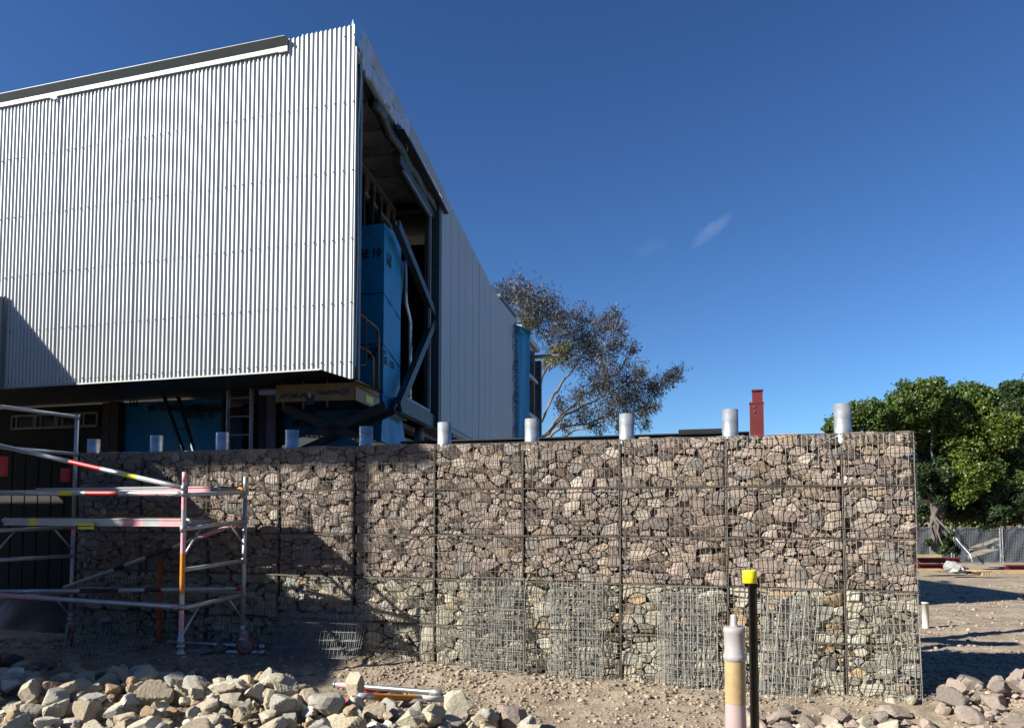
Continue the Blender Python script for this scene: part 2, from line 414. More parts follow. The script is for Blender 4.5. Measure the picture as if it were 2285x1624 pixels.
def stonemesh(poly, s0, z0, R, dplane=-.008):
    cx = sum(p[0] for p in poly) / len(poly); cy = sum(p[1] for p in poly) / len(poly); A = area(poly); rad = sqrt(A / pi)
    pts = []
    q_ = [poly[i] for i in range(len(poly)) if math.hypot(poly[i][0] - poly[i - 1][0], poly[i][1] - poly[i - 1][1]) > min(.02, rad * .42)]
    poly = q_ if len(q_) >= 4 else poly
    n = len(poly)
    for i in range(n):
        p, q = poly[i], poly[(i + 1) % n]; L = math.hypot(q[0] - p[0], q[1] - p[1])
        if L < .010: continue
        k = 1 if L < .06 else 2
        for j in range(k):
            t = (.04 if j == 0 else .52); pts.append((p[0] + (q[0] - p[0]) * t, p[1] + (q[1] - p[1]) * t))
    if len(pts) < 4: return None
    gap = .002 + R.uniform(0, .003)
    proud = R.random() < .34 and rad > .022
    tilt = (R.uniform(-.45, .45), R.uniform(-.35, .5)); base = dplane - (.002 if proud else R.uniform(.012, .034)) - (.02 if R.random() < .12 else 0); grow = R.uniform(1.06, 1.17) if proud else 1.0
    V_ = []; m_ = len(pts)
    def ringd(f, dep, jit, off=0):
        for (x, y) in pts:
            dx, dy = x - cx, y - cy; L = math.hypot(dx, dy) + 1e-6; k = max(0.2, (L - gap) / L) * f * grow
            jx = R.uniform(-jit, jit) * rad; jy = R.uniform(-jit, jit) * rad
            X, Y = cx + dx * k + jx, cy + dy * k + jy
            dd = min(dplane, base - dep - tilt[0] * (X - cx) + tilt[1] * (Y - cy) - R.uniform(0, .12) * rad * .4)
            V_.append(W(s0 + X, dd, z0 + Y))
    ringd(.80, min(.10, rad * 1.5), .02); ringd(1.0, rad * .55, .03); ringd(.985, rad * .10, .025); ringd(.84, 0, .05)
    V_.append(W(s0 + cx, base + R.uniform(-.005, .002), z0 + cy))
    F_ = []
    for r_ in range(3):
        for j in range(m_):
            j2 = (j + 1) % m_; F_.append((r_ * m_ + j, r_ * m_ + j2, (r_ + 1) * m_ + j2, (r_ + 1) * m_ + j))
    for j in range(m_): F_.append((3 * m_ + j, 3 * m_ + (j + 1) % m_, 4 * m_))
    return V_, F_, A
R = random.Random(3)
def stonecol(row):
    if row >= 2:
        base = R.choice([(.235, .188, .158)] * 6 + [(.262, .212, .172)] * 4 + [(.195, .163, .143)] * 4 + [(.275, .22, .175)] * 2 + [(.20, .182, .165), (.255, .195, .135), (.33, .285, .235), (.215, .16, .135)])
    else:
        base = R.choice([(.36, .325, .245)] * 5 + [(.33, .30, .235)] * 4 + [(.33, .315, .265)] * 2 + [(.43, .40, .315)] * 4 + [(.42, .31, .185), (.33, .26, .19), (.28, .265, .22), (.38, .32, .22)])
    k = R.uniform(.85, 1.15) * (1.36 if row >= 2 else 1.12); return tuple(c * k for c in base)
stones = []; baskets = []
colname = ['leftmost column, beside the dark undercroft', 'second column from the left', 'third column from the left', 'fourth column', 'fifth column', 'sixth column', 'seventh column', 'eighth column', 'ninth column', 'narrow end column at the right']
for c in range(10):
    for r in range(5):
        s0, s1 = JS[c], JS[c + 1]; z0, z1 = LV[r], LV[r + 1]; wd = s1 - s0 - .03; hh = z1 - z0 - .015
        top = .03 if r == 4 else 0
        for poly in pack(wd, hh + (R.uniform(0, top)), R):
            sm_ = stonemesh(poly, s0 + .015, z0 + .008, R)
            if sm_: stones.append((sm_[2] / (W((s0 + s1) / 2, 0).y ** 2), c, r, sm_[0], sm_[1], stonecol(r)))
        # wires of this basket
        mb = MB(); wv = .0031; nv = max(2, round((s1 - s0) / .05)); sk = R.uniform(-.006, .006); bul = R.uniform(.0, .014)
        def bulge(s_, z_): return .004 + bul * sin(pi * (s_ - s0) / (s1 - s0)) * sin(pi * (z_ - z0) / (z1 - z0))
        for i in range(nv + 1):
            ss = s0 + .006 + (s1 - s0 - .012) * i / nv + R.uniform(-.003, .003)
            mb.tube([W(ss + R.uniform(-.003, .003), bulge(ss, zz), zz) for zz in (z0, (z0 * 2 + z1) / 3, (z0 + 2 * z1) / 3, z1)], wv, 4, cap=False)
        for j in range(6):
            zz = z0 + .004 + (z1 - z0 - .008) * j / 5
            mb.tube([W(s0 + (s1 - s0) * t, bulge(s0 + (s1 - s0) * t, zz) + .005, zz + R.uniform(-.004, .004)) for t in (0.003, .25, .5, .75, .997)], wv * (1.15 if j in (0, 5) else 1), 4, cap=False)
        if r == 4:
            for i in range(0, nv + 1, 1):
                ss = s0 + .006 + (s1 - s0 - .012) * i / nv; mb.tube([W(ss, .004, z1), W(ss, -.5, z1 + .004)], wv, 3, cap=False)
            for dd in (-.1, -.2, -.3, -.4, -.5): mb.tube([W(s0, dd, z1 + .004), W(s1, dd, z1 + .004)], wv, 3, cap=False)
        if c == 9 or c == 0:
            se = s1 if c == 9 else s0
            for i in range(1, 11): mb.tube([W(se, -.05 * i, z0), W(se, -.05 * i, z1)], wv, 3, cap=False)
            for j in range(6): mb.tube([W(se, 0, z0 + (z1 - z0) * j / 5), W(se, -.5, z0 + (z1 - z0) * j / 5)], wv, 3, cap=False)
        bk = mb.build('gabion_basket', M_WIRE, wall); baskets.append(((c, r), bk))
bmap = dict(baskets)
stones.sort(key=lambda t: -t[0])
def setparent_same(o, parent):   # sub-part sharing the part's frame
    o.parent = parent; o.matrix_parent_inverse = Matrix.Identity(4)
for k, (a, c, r, v, f, col) in enumerate(stones[:300]):
    me = bpy.data.meshes.new('stone'); me.from_pydata([tuple(p) for p in v], [], f); me.materials.append(M_ROCK)
    at = me.color_attributes.new('tint', 'FLOAT_COLOR', 'POINT'); arr = np.ones((len(v), 4), dtype=np.float32); arr[:, :3] = col; at.data.foreach_set('color', arr.ravel())
    o = bpy.data.objects.new('stone', me); COL.objects.link(o); setparent_same(o, bmap[(c, r)])
mb = MB()
for (a, c, r, v, f, col) in stones[300:]: mb.add(v, f, None, col)
# stones laid along the top and the right end, behind the face
for i in range(300):
    if i < 230: c_ = W(R.uniform(-9.7, -.03), R.uniform(-.46, -.10), 2.44)
    else: c_ = W(-.05, R.uniform(-.46, -.06), R.uniform(.05, 2.42))
    p, f = rockshape(900 + i % 9, 1, 8, .02); sc = R.uniform(.10, .17)
    th = R.uniform(0, 6); rt = Matrix.Rotation(th, 3, 'Z')
    mb.add([c_ + rt @ Vector((q[0] * sc * 1.2, q[1] * sc, q[2] * sc * .75)) for q in p], [tuple(x) for x in f], None, stonecol(4 if i < 230 else 3))
mb.build('stone_fill', M_ROCK, wall, kind='stuff')
mb = MB(); mb.sbox(-9.70, -.06, -.47, -.085, 0, 2.42); mb.v and None
M_CORE = mat('stone_core', (.06, .045, .038), .95, var=.4, nscale=16, bump=.9, bscale=22, dist=.04)
mb.build('stone_core', M_CORE, wall)
for si, sj in enumerate(JS):   # spiral binders
    mb = MB(); pts = []; z = .03
    k = 0; ph = R.uniform(0, 6)
    while z < 2.5:
        pts.append(W(sj + .012 * cos(k * pi / 3 + ph) + R.uniform(-.003, .003), .006 + .010 * sin(k * pi / 3 + ph), z)); z += .0085 * R.uniform(.7, 1.3); k += 1
    mb.tube(pts, .0018, 3, cap=False); mb.build('spiral_binder', M_WIRE, wall)
for lz in LV[1:5]:
    mb = MB(); pts = []; s_ = -9.7; k = 0
    while s_ < 0:
        pts.append(W(s_, .008 + .008 * sin(k * pi / 3), lz + .010 * cos(k * pi / 3))); s_ += .018 * R.uniform(.7, 1.3); k += 1
    mb.tube(pts, .0020, 3, cap=False); mb.build('horizontal_binder', M_WIRE, wall)

# galvanised posts standing in the wall
plab = ['first galvanised pipe post at the dark left end of the gabion wall', 'galvanised pipe post left of the leaning ladder', 'galvanised pipe post in front of the upright ladder', 'galvanised pipe post below the lift platform rail lettering', 'galvanised pipe post below the end of the yellow lift platform',
        'galvanised pipe post in front of the white side wall bottom', 'galvanised pipe post in front of the blue wrap and window frames', 'galvanised pipe post in front of the sparse gum tree', 'galvanised pipe post just left of the red column', 'rightmost galvanised pipe post in front of the green tree']
for (px, yt, lab) in zip([210, 350, 497, 652, 817, 992, 1187, 1398, 1629, 1879], [980, 972, 965, 960, 952, 943, 935, 924, 914, 902], plab):
    p = Q(px, yt, -.24); base = Vector((p.x, p.y, 2.2)); h = p.z - 2.2
    mb = MB(); mb.lathe(base, [(.079, 0), (.079, h), (.071, h), (.071, .05)], 28)
    o = mb.build('post', M_GALV, smooth=True)
    me = o.data; o.location = (0, 0, 0)
    o.name = 'pipe_post'; props(o, lab, 'post', 'galvanised posts standing in the gabion wall')
    for pl in me.polygons:
        if abs(pl.normal.z) > .5: pl.use_smooth = False
def rebase(o, base):
    base = Vector(base); o.data.transform(Matrix.Translation(-base)); o.location = base; return o
for o in list(COL.objects):
    if o.name.startswith('pipe_post'):
        vs = [v.co for v in o.data.vertices]; c = sum(vs, Vector()) / len(vs); rebase(o, (c.x, c.y, 2.2))

# ------------------------------------------------------------------ building under construction
ZB, ZT = 3.775, 8.73; DF = -1.67
bld = thing('building', W(-10, -4, 0), 'two storey building under construction with white corrugated cladding and an open framed side', 'building')
def fac(s, d, z): return W(s, DF + d, z)
C0 = -6.71; s = C0; k = 0
def botz(s_):   # bottom of the sheets: level, then dropping towards the corner
    return ZB if s_ < -7.21 else ZB - (s_ + 7.21) / .5 * .165
def topz(s_): return ZT + .005 + .02 * (1 if s_ > -7.6 else 0)
PITCH = .076; RW = 10 * PITCH
s1 = C0
while s1 > -14.6:
    s0 = s1 - RW - (.0 if k else 0); n = 10 * 12; mb = MB(); vs = []; fs = []; off = .004 * (k % 2); tl = random.uniform(-.004, .004)
    ex = 6
    for i in range(n + 1 + ex):
        ss = s1 - RW * i / n; x = (C0 - ss) / PITCH
        dp = .0114 * sin(2 * pi * x) + off
        zt = topz(ss) + (.02 * math.floor(random.random() * 2) * 0) + tl
        vs += [fac(ss, dp, botz(ss)), fac(ss, dp, 6.2), fac(ss, dp, zt)]
    for i in range(n + ex): a = 3 * i; fs += [(a, a + 3, a + 4, a + 1), (a + 1, a + 4, a + 5, a + 2)]
    mb.add(vs, fs); o = mb.build('cladding_sheet', M_ZINC, bld, smooth=True); s1 -= RW; k += 1
mb = MB()
for zr in (8.6, 7.62, 6.62, 5.62, 4.70, 3.86):
    i = 0
    while True:
        ss = C0 - PITCH * (.25 + 2 * i) - .0; i += 1
        if ss < -14: break
        if zr == 8.6 and ss < -7.0: break
        z_ = max(zr, botz(ss) + .06)
        mb.lathe(fac(ss, .009, z_ + random.uniform(-.006, .006)), [(.013, 0), (.013, .004), (.007, .005), (.007, .011), (.0001, .0115)], 6, axis=N)
mb.build('cladding_screws', M_BLACK, bld, kind='stuff')
# bottom trim, corner trim, capping
mb = MB()
mb.add([fac(-14, -.005, ZB - .012), fac(-7.21, -.005, ZB - .012), fac(-7.21, .018, ZB - .012), fac(-14, .018, ZB - .012), fac(-14, .018, ZB + .01), fac(-7.21, .018, ZB + .01)], [(0, 1, 2, 3), (3, 2, 5, 4)])
mb.build('bottom_trim', M_WHITE, bld)
se = -7.80
mb = MB()
prof = [(.02, ZT - .225), (.035, ZT - .225), (.035, ZT - .13), (.03, ZT - .13)]
mb.prism([fac(-14.5, a, z) for a, z in [(.016, ZT - .185), (.045, ZT - .185), (.045, ZT - .118), (.016, ZT - .118)]], U * (se + 14.5)); mb.build('white_capping', M_WHITE, bld)
mb = MB()
mb.prism([fac(-14.5, a, z) for a, z in [(.016, ZT - .116), (.043, ZT - .116), (.13, ZT - .02), (.13, ZT - .013), (-.25, ZT + .02), (-.25, ZT)]], U * (se + 14.5)); mb.build('dark_capping', M_GREY, bld)
mb = MB(); mb.sbox(-7.95, -7.80, DF + .012, DF + .05, ZT - .2, ZT - .12); 
mb.build('capping_end', M_WHITE, bld)
mb = MB(); tA, tB = sof(88, DF), sof(108, DF)
mb.add([fac(tA, .05, ZT - .188), fac(tB, .05, ZT - .188), fac(tB - .02, .06, ZT - .25), fac(tB - .08, .075, ZT - .245)], [(0, 1, 2, 3)]); mb.build('torn_tape', M_WHITE, bld)
mb = MB(); mb.tube([fac(C0 + .012, -.015, 3.62), fac(C0 + .012, -.015, ZT - .3)], .016, 8); mb.build('corner_flashing', M_WHITE, bld)
mb = MB()
pts = [(C0 + .03, -.03, 3.8), (C0 + .045, -.05, 5.5), (C0 + .035, -.03, 7.2), (C0 + .06, -.06, 8.0), (C0 + .04, -.04, 8.66)]
vs = []
for a, d_, z in pts: vs += [fac(a, d_, z), fac(a + .004, d_ - .03, z)]
mb.add(vs, [(2 * i, 2 * i + 1, 2 * i + 3, 2 * i + 2) for i in range(4)]); mb.build('wrap_edge', M_WRAPL, bld)
mb = MB(); mb.add([fac(C0 - .09, -.02, ZT), fac(C0 - .02, -.02, ZT), fac(C0 - .065, -.03, ZT + .14), fac(C0 - .3, -.02, ZT + .0), fac(C0 - .18, -.02, ZT + .035)], [(0, 1, 2), (3, 0, 4)]); mb.build('wrap_scrap', M_WRAPL, bld)
# backing girts behind the sheets
mb = MB()
for zr in (8.5, 7.62, 6.62, 5.62, 4.7, 3.9): mb.sbox(-14.5, C0 - .1, DF - .15, DF - .03, zr - .05, zr + .05)
mb.build('girts', M_STUD, bld)
mb = MB(); mb.sbox(-14.5, C0 - .25, DF - .20, DF - .17, 3.80, 8.55); mb.build('wall_lining', M_DARK, bld)

mb = MB(); mb.sbox(-24, -14.35, DF - 3, DF - .02, 3.80, 8.6); mb.build('added_sun_block', M_GREY, bld)  # unseen block added beyond the left edge to keep sun off the undercroft
# soffit
G1 = Vector((.127, .992, 0)); CP = fac(C0, 0, 0)
def G(t, z, out=0.0):   # along the side wall from the corner
    p = CP + G1 * t + Vector((G1.y, -G1.x, 0)) * out; return Vector((p.x, p.y, z))
def onG(px, py, out=0.0):
    nrm = Vector((G1.y, -G1.x, 0)); return onplane(px, py, CP + nrm * out, nrm)
mb = MB()
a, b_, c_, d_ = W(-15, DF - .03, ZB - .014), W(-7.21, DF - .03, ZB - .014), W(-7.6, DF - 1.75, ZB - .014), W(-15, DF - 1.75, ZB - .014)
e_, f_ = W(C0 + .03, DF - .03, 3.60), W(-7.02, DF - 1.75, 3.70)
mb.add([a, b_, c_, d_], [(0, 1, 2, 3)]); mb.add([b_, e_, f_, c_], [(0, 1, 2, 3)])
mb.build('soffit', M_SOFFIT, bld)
mb = MB(); mb.sbox(-15, -7.7, DF - 1.4, DF - .25, 3.80, 4.0); mb.sbox(-15, -9.3, DF - 7, DF - 1.42, 3.79, 3.99); mb.build('floor_slab', M_DARK, bld)

# roof sheets seen from below, purlins
def roofpt(ss, dd, z): return W(ss, dd, z)
for i in range(7):
    mb = MB(); vs = []; fs = []; n = 60; a0 = -6.75 - i * RW
    t0, t1 = .05, 9.0
    for j in range(n + 1):
        off = -RW * j / n; base = Vector((CP.x, CP.y, 0)) + U * (-(i * RW) + off - .05)
        zz = 8.62 + .008 * sin(2 * pi * off / PITCH)
        for t in (t0, t1): p = base + G1 * t; vs.append((p.x, p.y, zz - .01 * t))
    for j in range(n): fs.append((2 * j, 2 * j + 2, 2 * j + 3, 2 * j + 1))
    mb.add(vs, fs); mb.build('roof_sheet', M_ROOFU, bld, smooth=True)
for t in (.5, 1.35, 2.2, 3.05, 3.9, 4.8, 5.7):
    mb = MB(); p = G(t, 8.50 - .01 * t, -.05); q = p - U * 5.2; mb.bar(p, q, .06, .14); mb.build('purlin', M_STUD, bld)
# eave beam and lower truss of studs
mb = MB(); mb.bar(G(.05, 8.40, -.10), G(5.5, 8.32, -.10), .12, .26); mb.build('eave_beam', M_GREENST, bld)
mb = MB()
P1, P2 = G(.3, 7.75, -1.0), G(5.2, 7.75, -.95)
mb.bar(P1, P2, .09, .07); mb.bar(P1 + Vector((0, 0, .5)), P2 + Vector((0, 0, .45)), .09, .07)
for i in range(12):
    p = P1.lerp(P2, i / 11); mb.bar(p, p + Vector((0, 0, .47)), .07, .05)
    if i % 3 == 1: mb.bar(p + G1 * .08, p + G1 * .08 + Vector((0, 0, .47)), .07, .05)
mb.build('stud_truss', M_STUD, bld)
mb = MB(); mb.bar(P1 + Vector((-.4, 0, .72)), P2 + Vector((-.1, 0, .6)), .05, .1); mb.build('stud_rail', M_STUD, bld)
# corner columns
mb = MB(); p = onG(797, 500, -.06); mb.box((p.x, p.y, 6.0), .05, .07, 2.33); mb.build('corner_column', M_PURPLE, bld)
mb = MB(); p = G(.12, 0, -.20); mb.box((p.x - .0, p.y, 6.1), .06, .03, 2.3); mb.build('corner_column', M_BROWN, bld)
mb = MB()
for z in (7.2, 5.9, 4.6): mb.box((G(.15, 0, -.1).x, G(.15, 0, -.1).y, z), .05, .06, .03)
mb.build('cleat', M_CASTER, bld)
# sagging foil along the roof edge, and darker foil tube behind it
mb = MB(); vs = []; fs = []; nt_, nk = 60, 9
dr = random.Random(12)
for i in range(nt_ + 1):
    t = .02 + 2.63 * i / nt_; drop = .50 + .05 * sin(i * .35) + .05 * dr.random() * (i % 3) - .16 * (i / nt_) + .12 * max(0, (i - 50) / 10)
    for j in range(nk + 1):
        f = j / nk; out = .075 + .02 * sin(f * 2.2 + i * .25) + .012 * sin(i * 1.3 + j) * f
        vs.append(G(t + .02 * sin(j), 8.72 - drop * f + .012 * sin(i * 2.1 + j * 1.3), out))
for i in range(nt_):
    for j in range(nk): a = i * (nk + 1) + j; fs.append((a, a + nk + 1, a + nk + 2, a + 1))
mb.add(vs, fs); mb.build('torn_foil', M_FOIL, bld, smooth=True)
mb = MB(); pts = []
for i in range(60):
    t = 1.0 + 4.3 * i / 59; pts.append(G(t, 8.16 + .02 * sin(i * .3), -.06 + .02 * sin(i * .4)))
M_DFOIL = mat('dark_foil', (.05, .07, .09), .3, .6, var=.5, nscale=8, bump=1.0, bscale=7, dist=.08)
mb.tube(pts, .09, 12); mb.build('rolled_foil', M_DFOIL, bld, smooth=True)
# parapet cladding above the opening, and its dark fascia
def ribwall(mb, fn, t0, t1, z0f, z1f, pitch=.076, amp=.008, seg=8):
    n = int((t1 - t0) / pitch * seg); vs = []; fs = []
    for i in range(n + 1):
        t = t0 + (t1 - t0) * i / n; o_ = amp * sin(2 * pi * t / pitch); vs += [fn(t, z0f(t), o_), fn(t, z1f(t), o_)]
    for i in range(n): fs.append((2 * i, 2 * i + 2, 2 * i + 3, 2 * i + 1))
    mb.add(vs, fs)
mb = MB(); ribwall(mb, lambda t, z, o: G(t, z, .06 + o), .2, 5.55, lambda t: 8.50, lambda t: 8.78); mb.build('parapet_sheet', M_PANEL, bld)
mb = MB(); mb.bar(G(1.9, 8.37, .03), G(5.62, 8.37, .03), .05, .24); mb.bar(G(2.0, 8.245, .08), G(5.6, 8.245, .08), .16, .02); mb.build('fascia', M_BLACK, bld)
mb = MB(); vs = []
fold = [(945, 384), (975, 400), (980, 415), (978, 432), (968, 424), (958, 405)]
base = [onG(x, y, -.3) for x, y in fold]; cc = sum(base, Vector()) / 6
for p in base: vs.append(p)
vs.append(cc + Vector((.05, -.25, .05))); mb.add(vs, [(i, (i + 1) % 6, 6) for i in range(6)]); mb.build('loose_foil_flap', M_DFOIL, bld)
# K-braced frame
KF = thing_parent = bld
def gp(px, py, out=-.06): return onG(px, py, out)
mb = MB()
a = gp(969, 472); z_top, z_bot = 8.08, 3.62; tc_ = (Vector((a.x, a.y, 0)) - Vector((CP.x, CP.y, 0))).dot(G1)
fr = []
mb.bar(G(5.18, 3.50, -.09), G(5.18, 8.24, -.09), .32, .16, up=G1); mb.build('frame_column', M_GREENST, bld)
mb = MB(); mb.bar(G(2.6, 3.63, -.09), G(5.1, 3.63, -.09), .16, .26); mb.build('frame_bottom_beam', M_GREENST, bld)
mb = MB(); mb.bar(G(2.5, 8.02, -.12), G(5.1, 8.02, -.12), .16, .22); mb.build('frame_top_beam', M_GREENST, bld)
for (a, b2) in (((884, 500), (966, 700)), ((966, 720), (888, 908))):
    p, q = gp(*a), gp(*b2); mb = MB(); mb.bar(p, q, .12, .17); mb.build('diagonal_brace', M_GREENST, bld)
    mb = MB(); dz = (q - p).normalized(); mb.bar(p + Vector((0.03, 0, -.0)) + N * .09, q + N * .09, .02, .05); mb.build('brace_flange', M_STUD, bld)
mb = MB(); mb.bar(G(4.75, 3.80, -.05), G(4.75, 7.9, -.05), .05, .05, up=G1); mb.bar(G(2.7, 7.86, -.05), G(4.75, 7.86, -.05), .05, .05); mb.bar(G(2.75, 3.80, -.05), G(4.75, 3.80, -.05), .05, .05); mb.build('window_lining', M_STUD, bld)
mb = MB(); pts = [G(4.35, z, -.35) for z in (3.8, 4.2, 4.6, 5.0, 5.4, 5.55)] + [G(4.2, 5.9, -.4), G(4.1, 6.7, -.4), G(4.3, 6.9, -.35)]
mb.tube(pts, .045, 8)
for z in (4.0, 4.5, 5.0): mb.lathe(G(4.35, z, -.35), [(.055, 0), (.055, .03)], 8)
mb.build('downpipe', M_GALV, bld, smooth=True)
mb = MB()
for t in (2.6, 3.0, 3.5, 4.0): mb.bar(G(t, 3.8, -.9), G(t, 7.9, -.9), .09, .05, up=G1)
mb.bar(G(2.4, 5.9, -.9), G(5, 5.9, -.9), .05, .08)
mb.build('inner_studs', M_BLACK, bld)
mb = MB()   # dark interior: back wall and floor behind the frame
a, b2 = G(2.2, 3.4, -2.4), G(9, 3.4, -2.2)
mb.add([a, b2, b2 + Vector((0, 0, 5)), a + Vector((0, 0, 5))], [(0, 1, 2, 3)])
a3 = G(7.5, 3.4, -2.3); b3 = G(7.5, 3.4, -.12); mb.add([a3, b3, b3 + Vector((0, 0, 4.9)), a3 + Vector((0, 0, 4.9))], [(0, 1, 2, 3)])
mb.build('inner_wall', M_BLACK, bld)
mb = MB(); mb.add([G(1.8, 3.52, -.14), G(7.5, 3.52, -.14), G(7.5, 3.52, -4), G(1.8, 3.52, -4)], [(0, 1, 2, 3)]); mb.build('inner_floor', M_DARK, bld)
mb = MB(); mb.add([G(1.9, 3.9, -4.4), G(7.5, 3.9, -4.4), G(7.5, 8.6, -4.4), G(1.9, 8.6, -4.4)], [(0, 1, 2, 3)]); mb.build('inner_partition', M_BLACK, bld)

# white panels of the side wall, in two straight runs
PB = G(13.05, 0); G2 = Vector((.205, .979, 0)).normalized()
def G2p(t, z, out=0.0):
    p = PB + G2 * t + Vector((G2.y, -G2.x, 0)) * out; return Vector((p.x, p.y, z))
edges = [5.37, 6.35, 7.25, 8.15, 9.1, 10.1, 11.05, 12.05, 13.05]
for i in range(len(edges) - 1):
    t0, t1 = edges[i] + .008, edges[i + 1] - .008; mb = MB(); o_ = random.uniform(0, .006)
    n = int((t1 - t0) / .09); n += n % 2
    vs = []; fs = []
    for j in range(n + 1):
        t = t0 + (t1 - t0) * j / n; q = .05 + o_ + (.002 if j % 4 < 2 else -.002); vs += [G(t, 3.66, q), G(t, 8.72 + (.03 if j % 2 else 0), q)]
    for j in range(n): fs.append((2 * j, 2 * j + 2, 2 * j + 3, 2 * j + 1))
    mb.add(vs, fs); mb.add([G(t0, 3.66, .05 + o_), G(t0, 8.7, .05 + o_), G(t0, 8.7, 0), G(t0, 3.66, 0)], [(0, 1, 2, 3)]); mb.build('white_panel', M_PANEL, bld)
for t0, t1 in ((.0, 1.05), (1.05, 2.1), (2.1, 3.16)):
    mb = MB(); mb.add([G2p(t0 + .008, 3.66, .05), G2p(t1 - .008, 3.66, .05), G2p(t1 - .008, 8.72, .05), G2p(t0 + .008, 8.72, .05)], [(0, 1, 2, 3)]); mb.build('white_panel', M_PANEL, bld)
mb = MB()
mb.add([G(5.37, 3.6, .03), G(13.05, 3.6, .03), G(13.05, 8.7, .03), G(5.37, 8.7, .03)], [(0, 1, 2, 3)])
mb.add([G2p(0, 3.6, .03), G2p(3.2, 3.6, .03), G2p(3.2, 8.7, .03), G2p(0, 8.7, .03)], [(0, 1, 2, 3)])
mb.build('panel_backing', M_GREY, bld)
mb = MB(); mb.bar(G2p(.6, 8.80, 0), G2p(3.3, 8.80, 0), .2, .10); mb.build('roof_edge_trim', M_GREY, bld)
for t in (7.4, 9.6):
    mb = MB(); mb.bar(G(t, 8.7, -.05), G(t, 8.86, -.05), .12, .06); mb.build('roof_bracket', M_BLACK, bld)
# underside of the upper floor with joists, and the low wall beneath
mb = MB()
mb.add([G(2.9, 3.52, -.02), G(13, 3.52, -.02), G(13, 3.52, -1.3), G(2.9, 3.52, -1.3)], [(0, 1, 2, 3)]); mb.build('side_soffit', M_BLACK, bld)
for i in range(14):
    t = 5.4 + .5 * i; mb = MB(); mb.bar(G(t, 3.50, 0), G(t, 3.50, -.9), .06, .05); mb.build('joist', M_STUD, bld)
mb = MB(); mb.bar(G(2.4, 3.50, -.5), G(13, 3.45, -.45), .05, .10); mb.bar(G(5.37, 3.60, .02), G(13, 3.60, .02), .05, .10); mb.build('soffit_rail', M_STUD, bld)
mb = MB(); ribwall(mb, lambda t, z, o: G(t, z, -.95 + o), 3.0, 9.5, lambda t: 0, lambda t: 3.42, pitch=.25, amp=.01, seg=6); mb.build('lower_wall_cladding', M_PANEL, bld)
mb = MB(); p = onG(936, 960, -.3); mb.tube([(p.x, p.y, 3.1), (p.x, p.y, 3.55)], .10, 14); mb.build('drain_stub', M_GREY, bld, smooth=True)

# blue wraps
def wrap(name, quad, nx_=16, nz_=16, amp=.02, seed=1, m=M_WRAP, parent=bld, fn=None):
    r = random.Random(seed); a, b2, c2, d2 = [Vector(p) for p in quad]; nrm = (b2 - a).cross(d2 - a).normalized(); vs = []; fs = []
    ph = [r.uniform(0, 6) for _ in range(6)]
    for j in range(nz_ + 1):
        for i in range(nx_ + 1):
            u_, v_ = i / nx_, j / nz_; p = a.lerp(b2, u_).lerp(d2.lerp(c2, u_), v_)
            k = amp * (.5 * sin(7 * u_ + 3 * v_ + ph[0]) + .4 * sin(4 * v_ - 9 * u_ + ph[1]) + .3 * sin(17 * u_ + 5 * v_ + ph[2])) * sin(pi * u_) 
            vs.append(p + nrm * k)
    for j in range(nz_):
        for i in range(nx_): q = j * (nx_ + 1) + i; fs.append((q, q + 1, q + nx_ + 2, q + nx_ + 1))
    mb = MB(); mb.add(vs, fs); return mb.build(name, m, parent, smooth=True)
# the tall wrapped box in the opening
Bc = Vector((-2.215, 12.6, 0)); zt = 6.75
bl, br = Bc - U * 1.3, Bc + G1 * 1.05
w1 = wrap('blue_wrap', [(bl.x, bl.y, 3.3), (Bc.x, Bc.y, 3.3), (Bc.x, Bc.y, zt), (bl.x, bl.y, zt)], seed=2)
w2 = wrap('blue_wrap', [(Bc.x, Bc.y, 3.75), (br.x, br.y, 3.75), (br.x, br.y, zt + .1), (Bc.x, Bc.y, zt)], seed=3)
sk = Bc + G1 * 1.55 + Vector((.10, 0, 0)); skl = Bc - U * .1
w3 = wrap('blue_wrap', [(Bc.x + .0, Bc.y - .25, 2.2), (sk.x, sk.y, 2.2), (br.x, br.y, 3.75), (Bc.x, Bc.y, 3.75)], seed=4, amp=.05)
mb = MB()
for z in (5.55, 4.66): mb.tube([Vector((bl.x, bl.y, z)) + N * .012, Vector((Bc.x, Bc.y, z - .02)) + N * .012, Vector((br.x, br.y, z - .25)) + Vector((.02, -.01, 0))], .008, 4)
mb.build('wrap_seam', M_INK, bld)
lowL = Vector((Bc.x, Bc.y, 0)) - U * 4.2 - N * .02
w4 = wrap('blue_wrap', [(lowL.x, lowL.y + .5, 0.5), (Bc.x + .0, Bc.y - .25, .5), (Bc.x, Bc.y - .05, 3.72), (lowL.x, lowL.y + .5, 3.72)], seed=5, amp=.04)
fu = U; up = Vector((0, 0, 1))
def onwrap(px, py, P, n_, off=.03): 
    p = onplane(px, py, P, n_); return p + (Vector((0, 0, EYE)) - p).normalized() * off
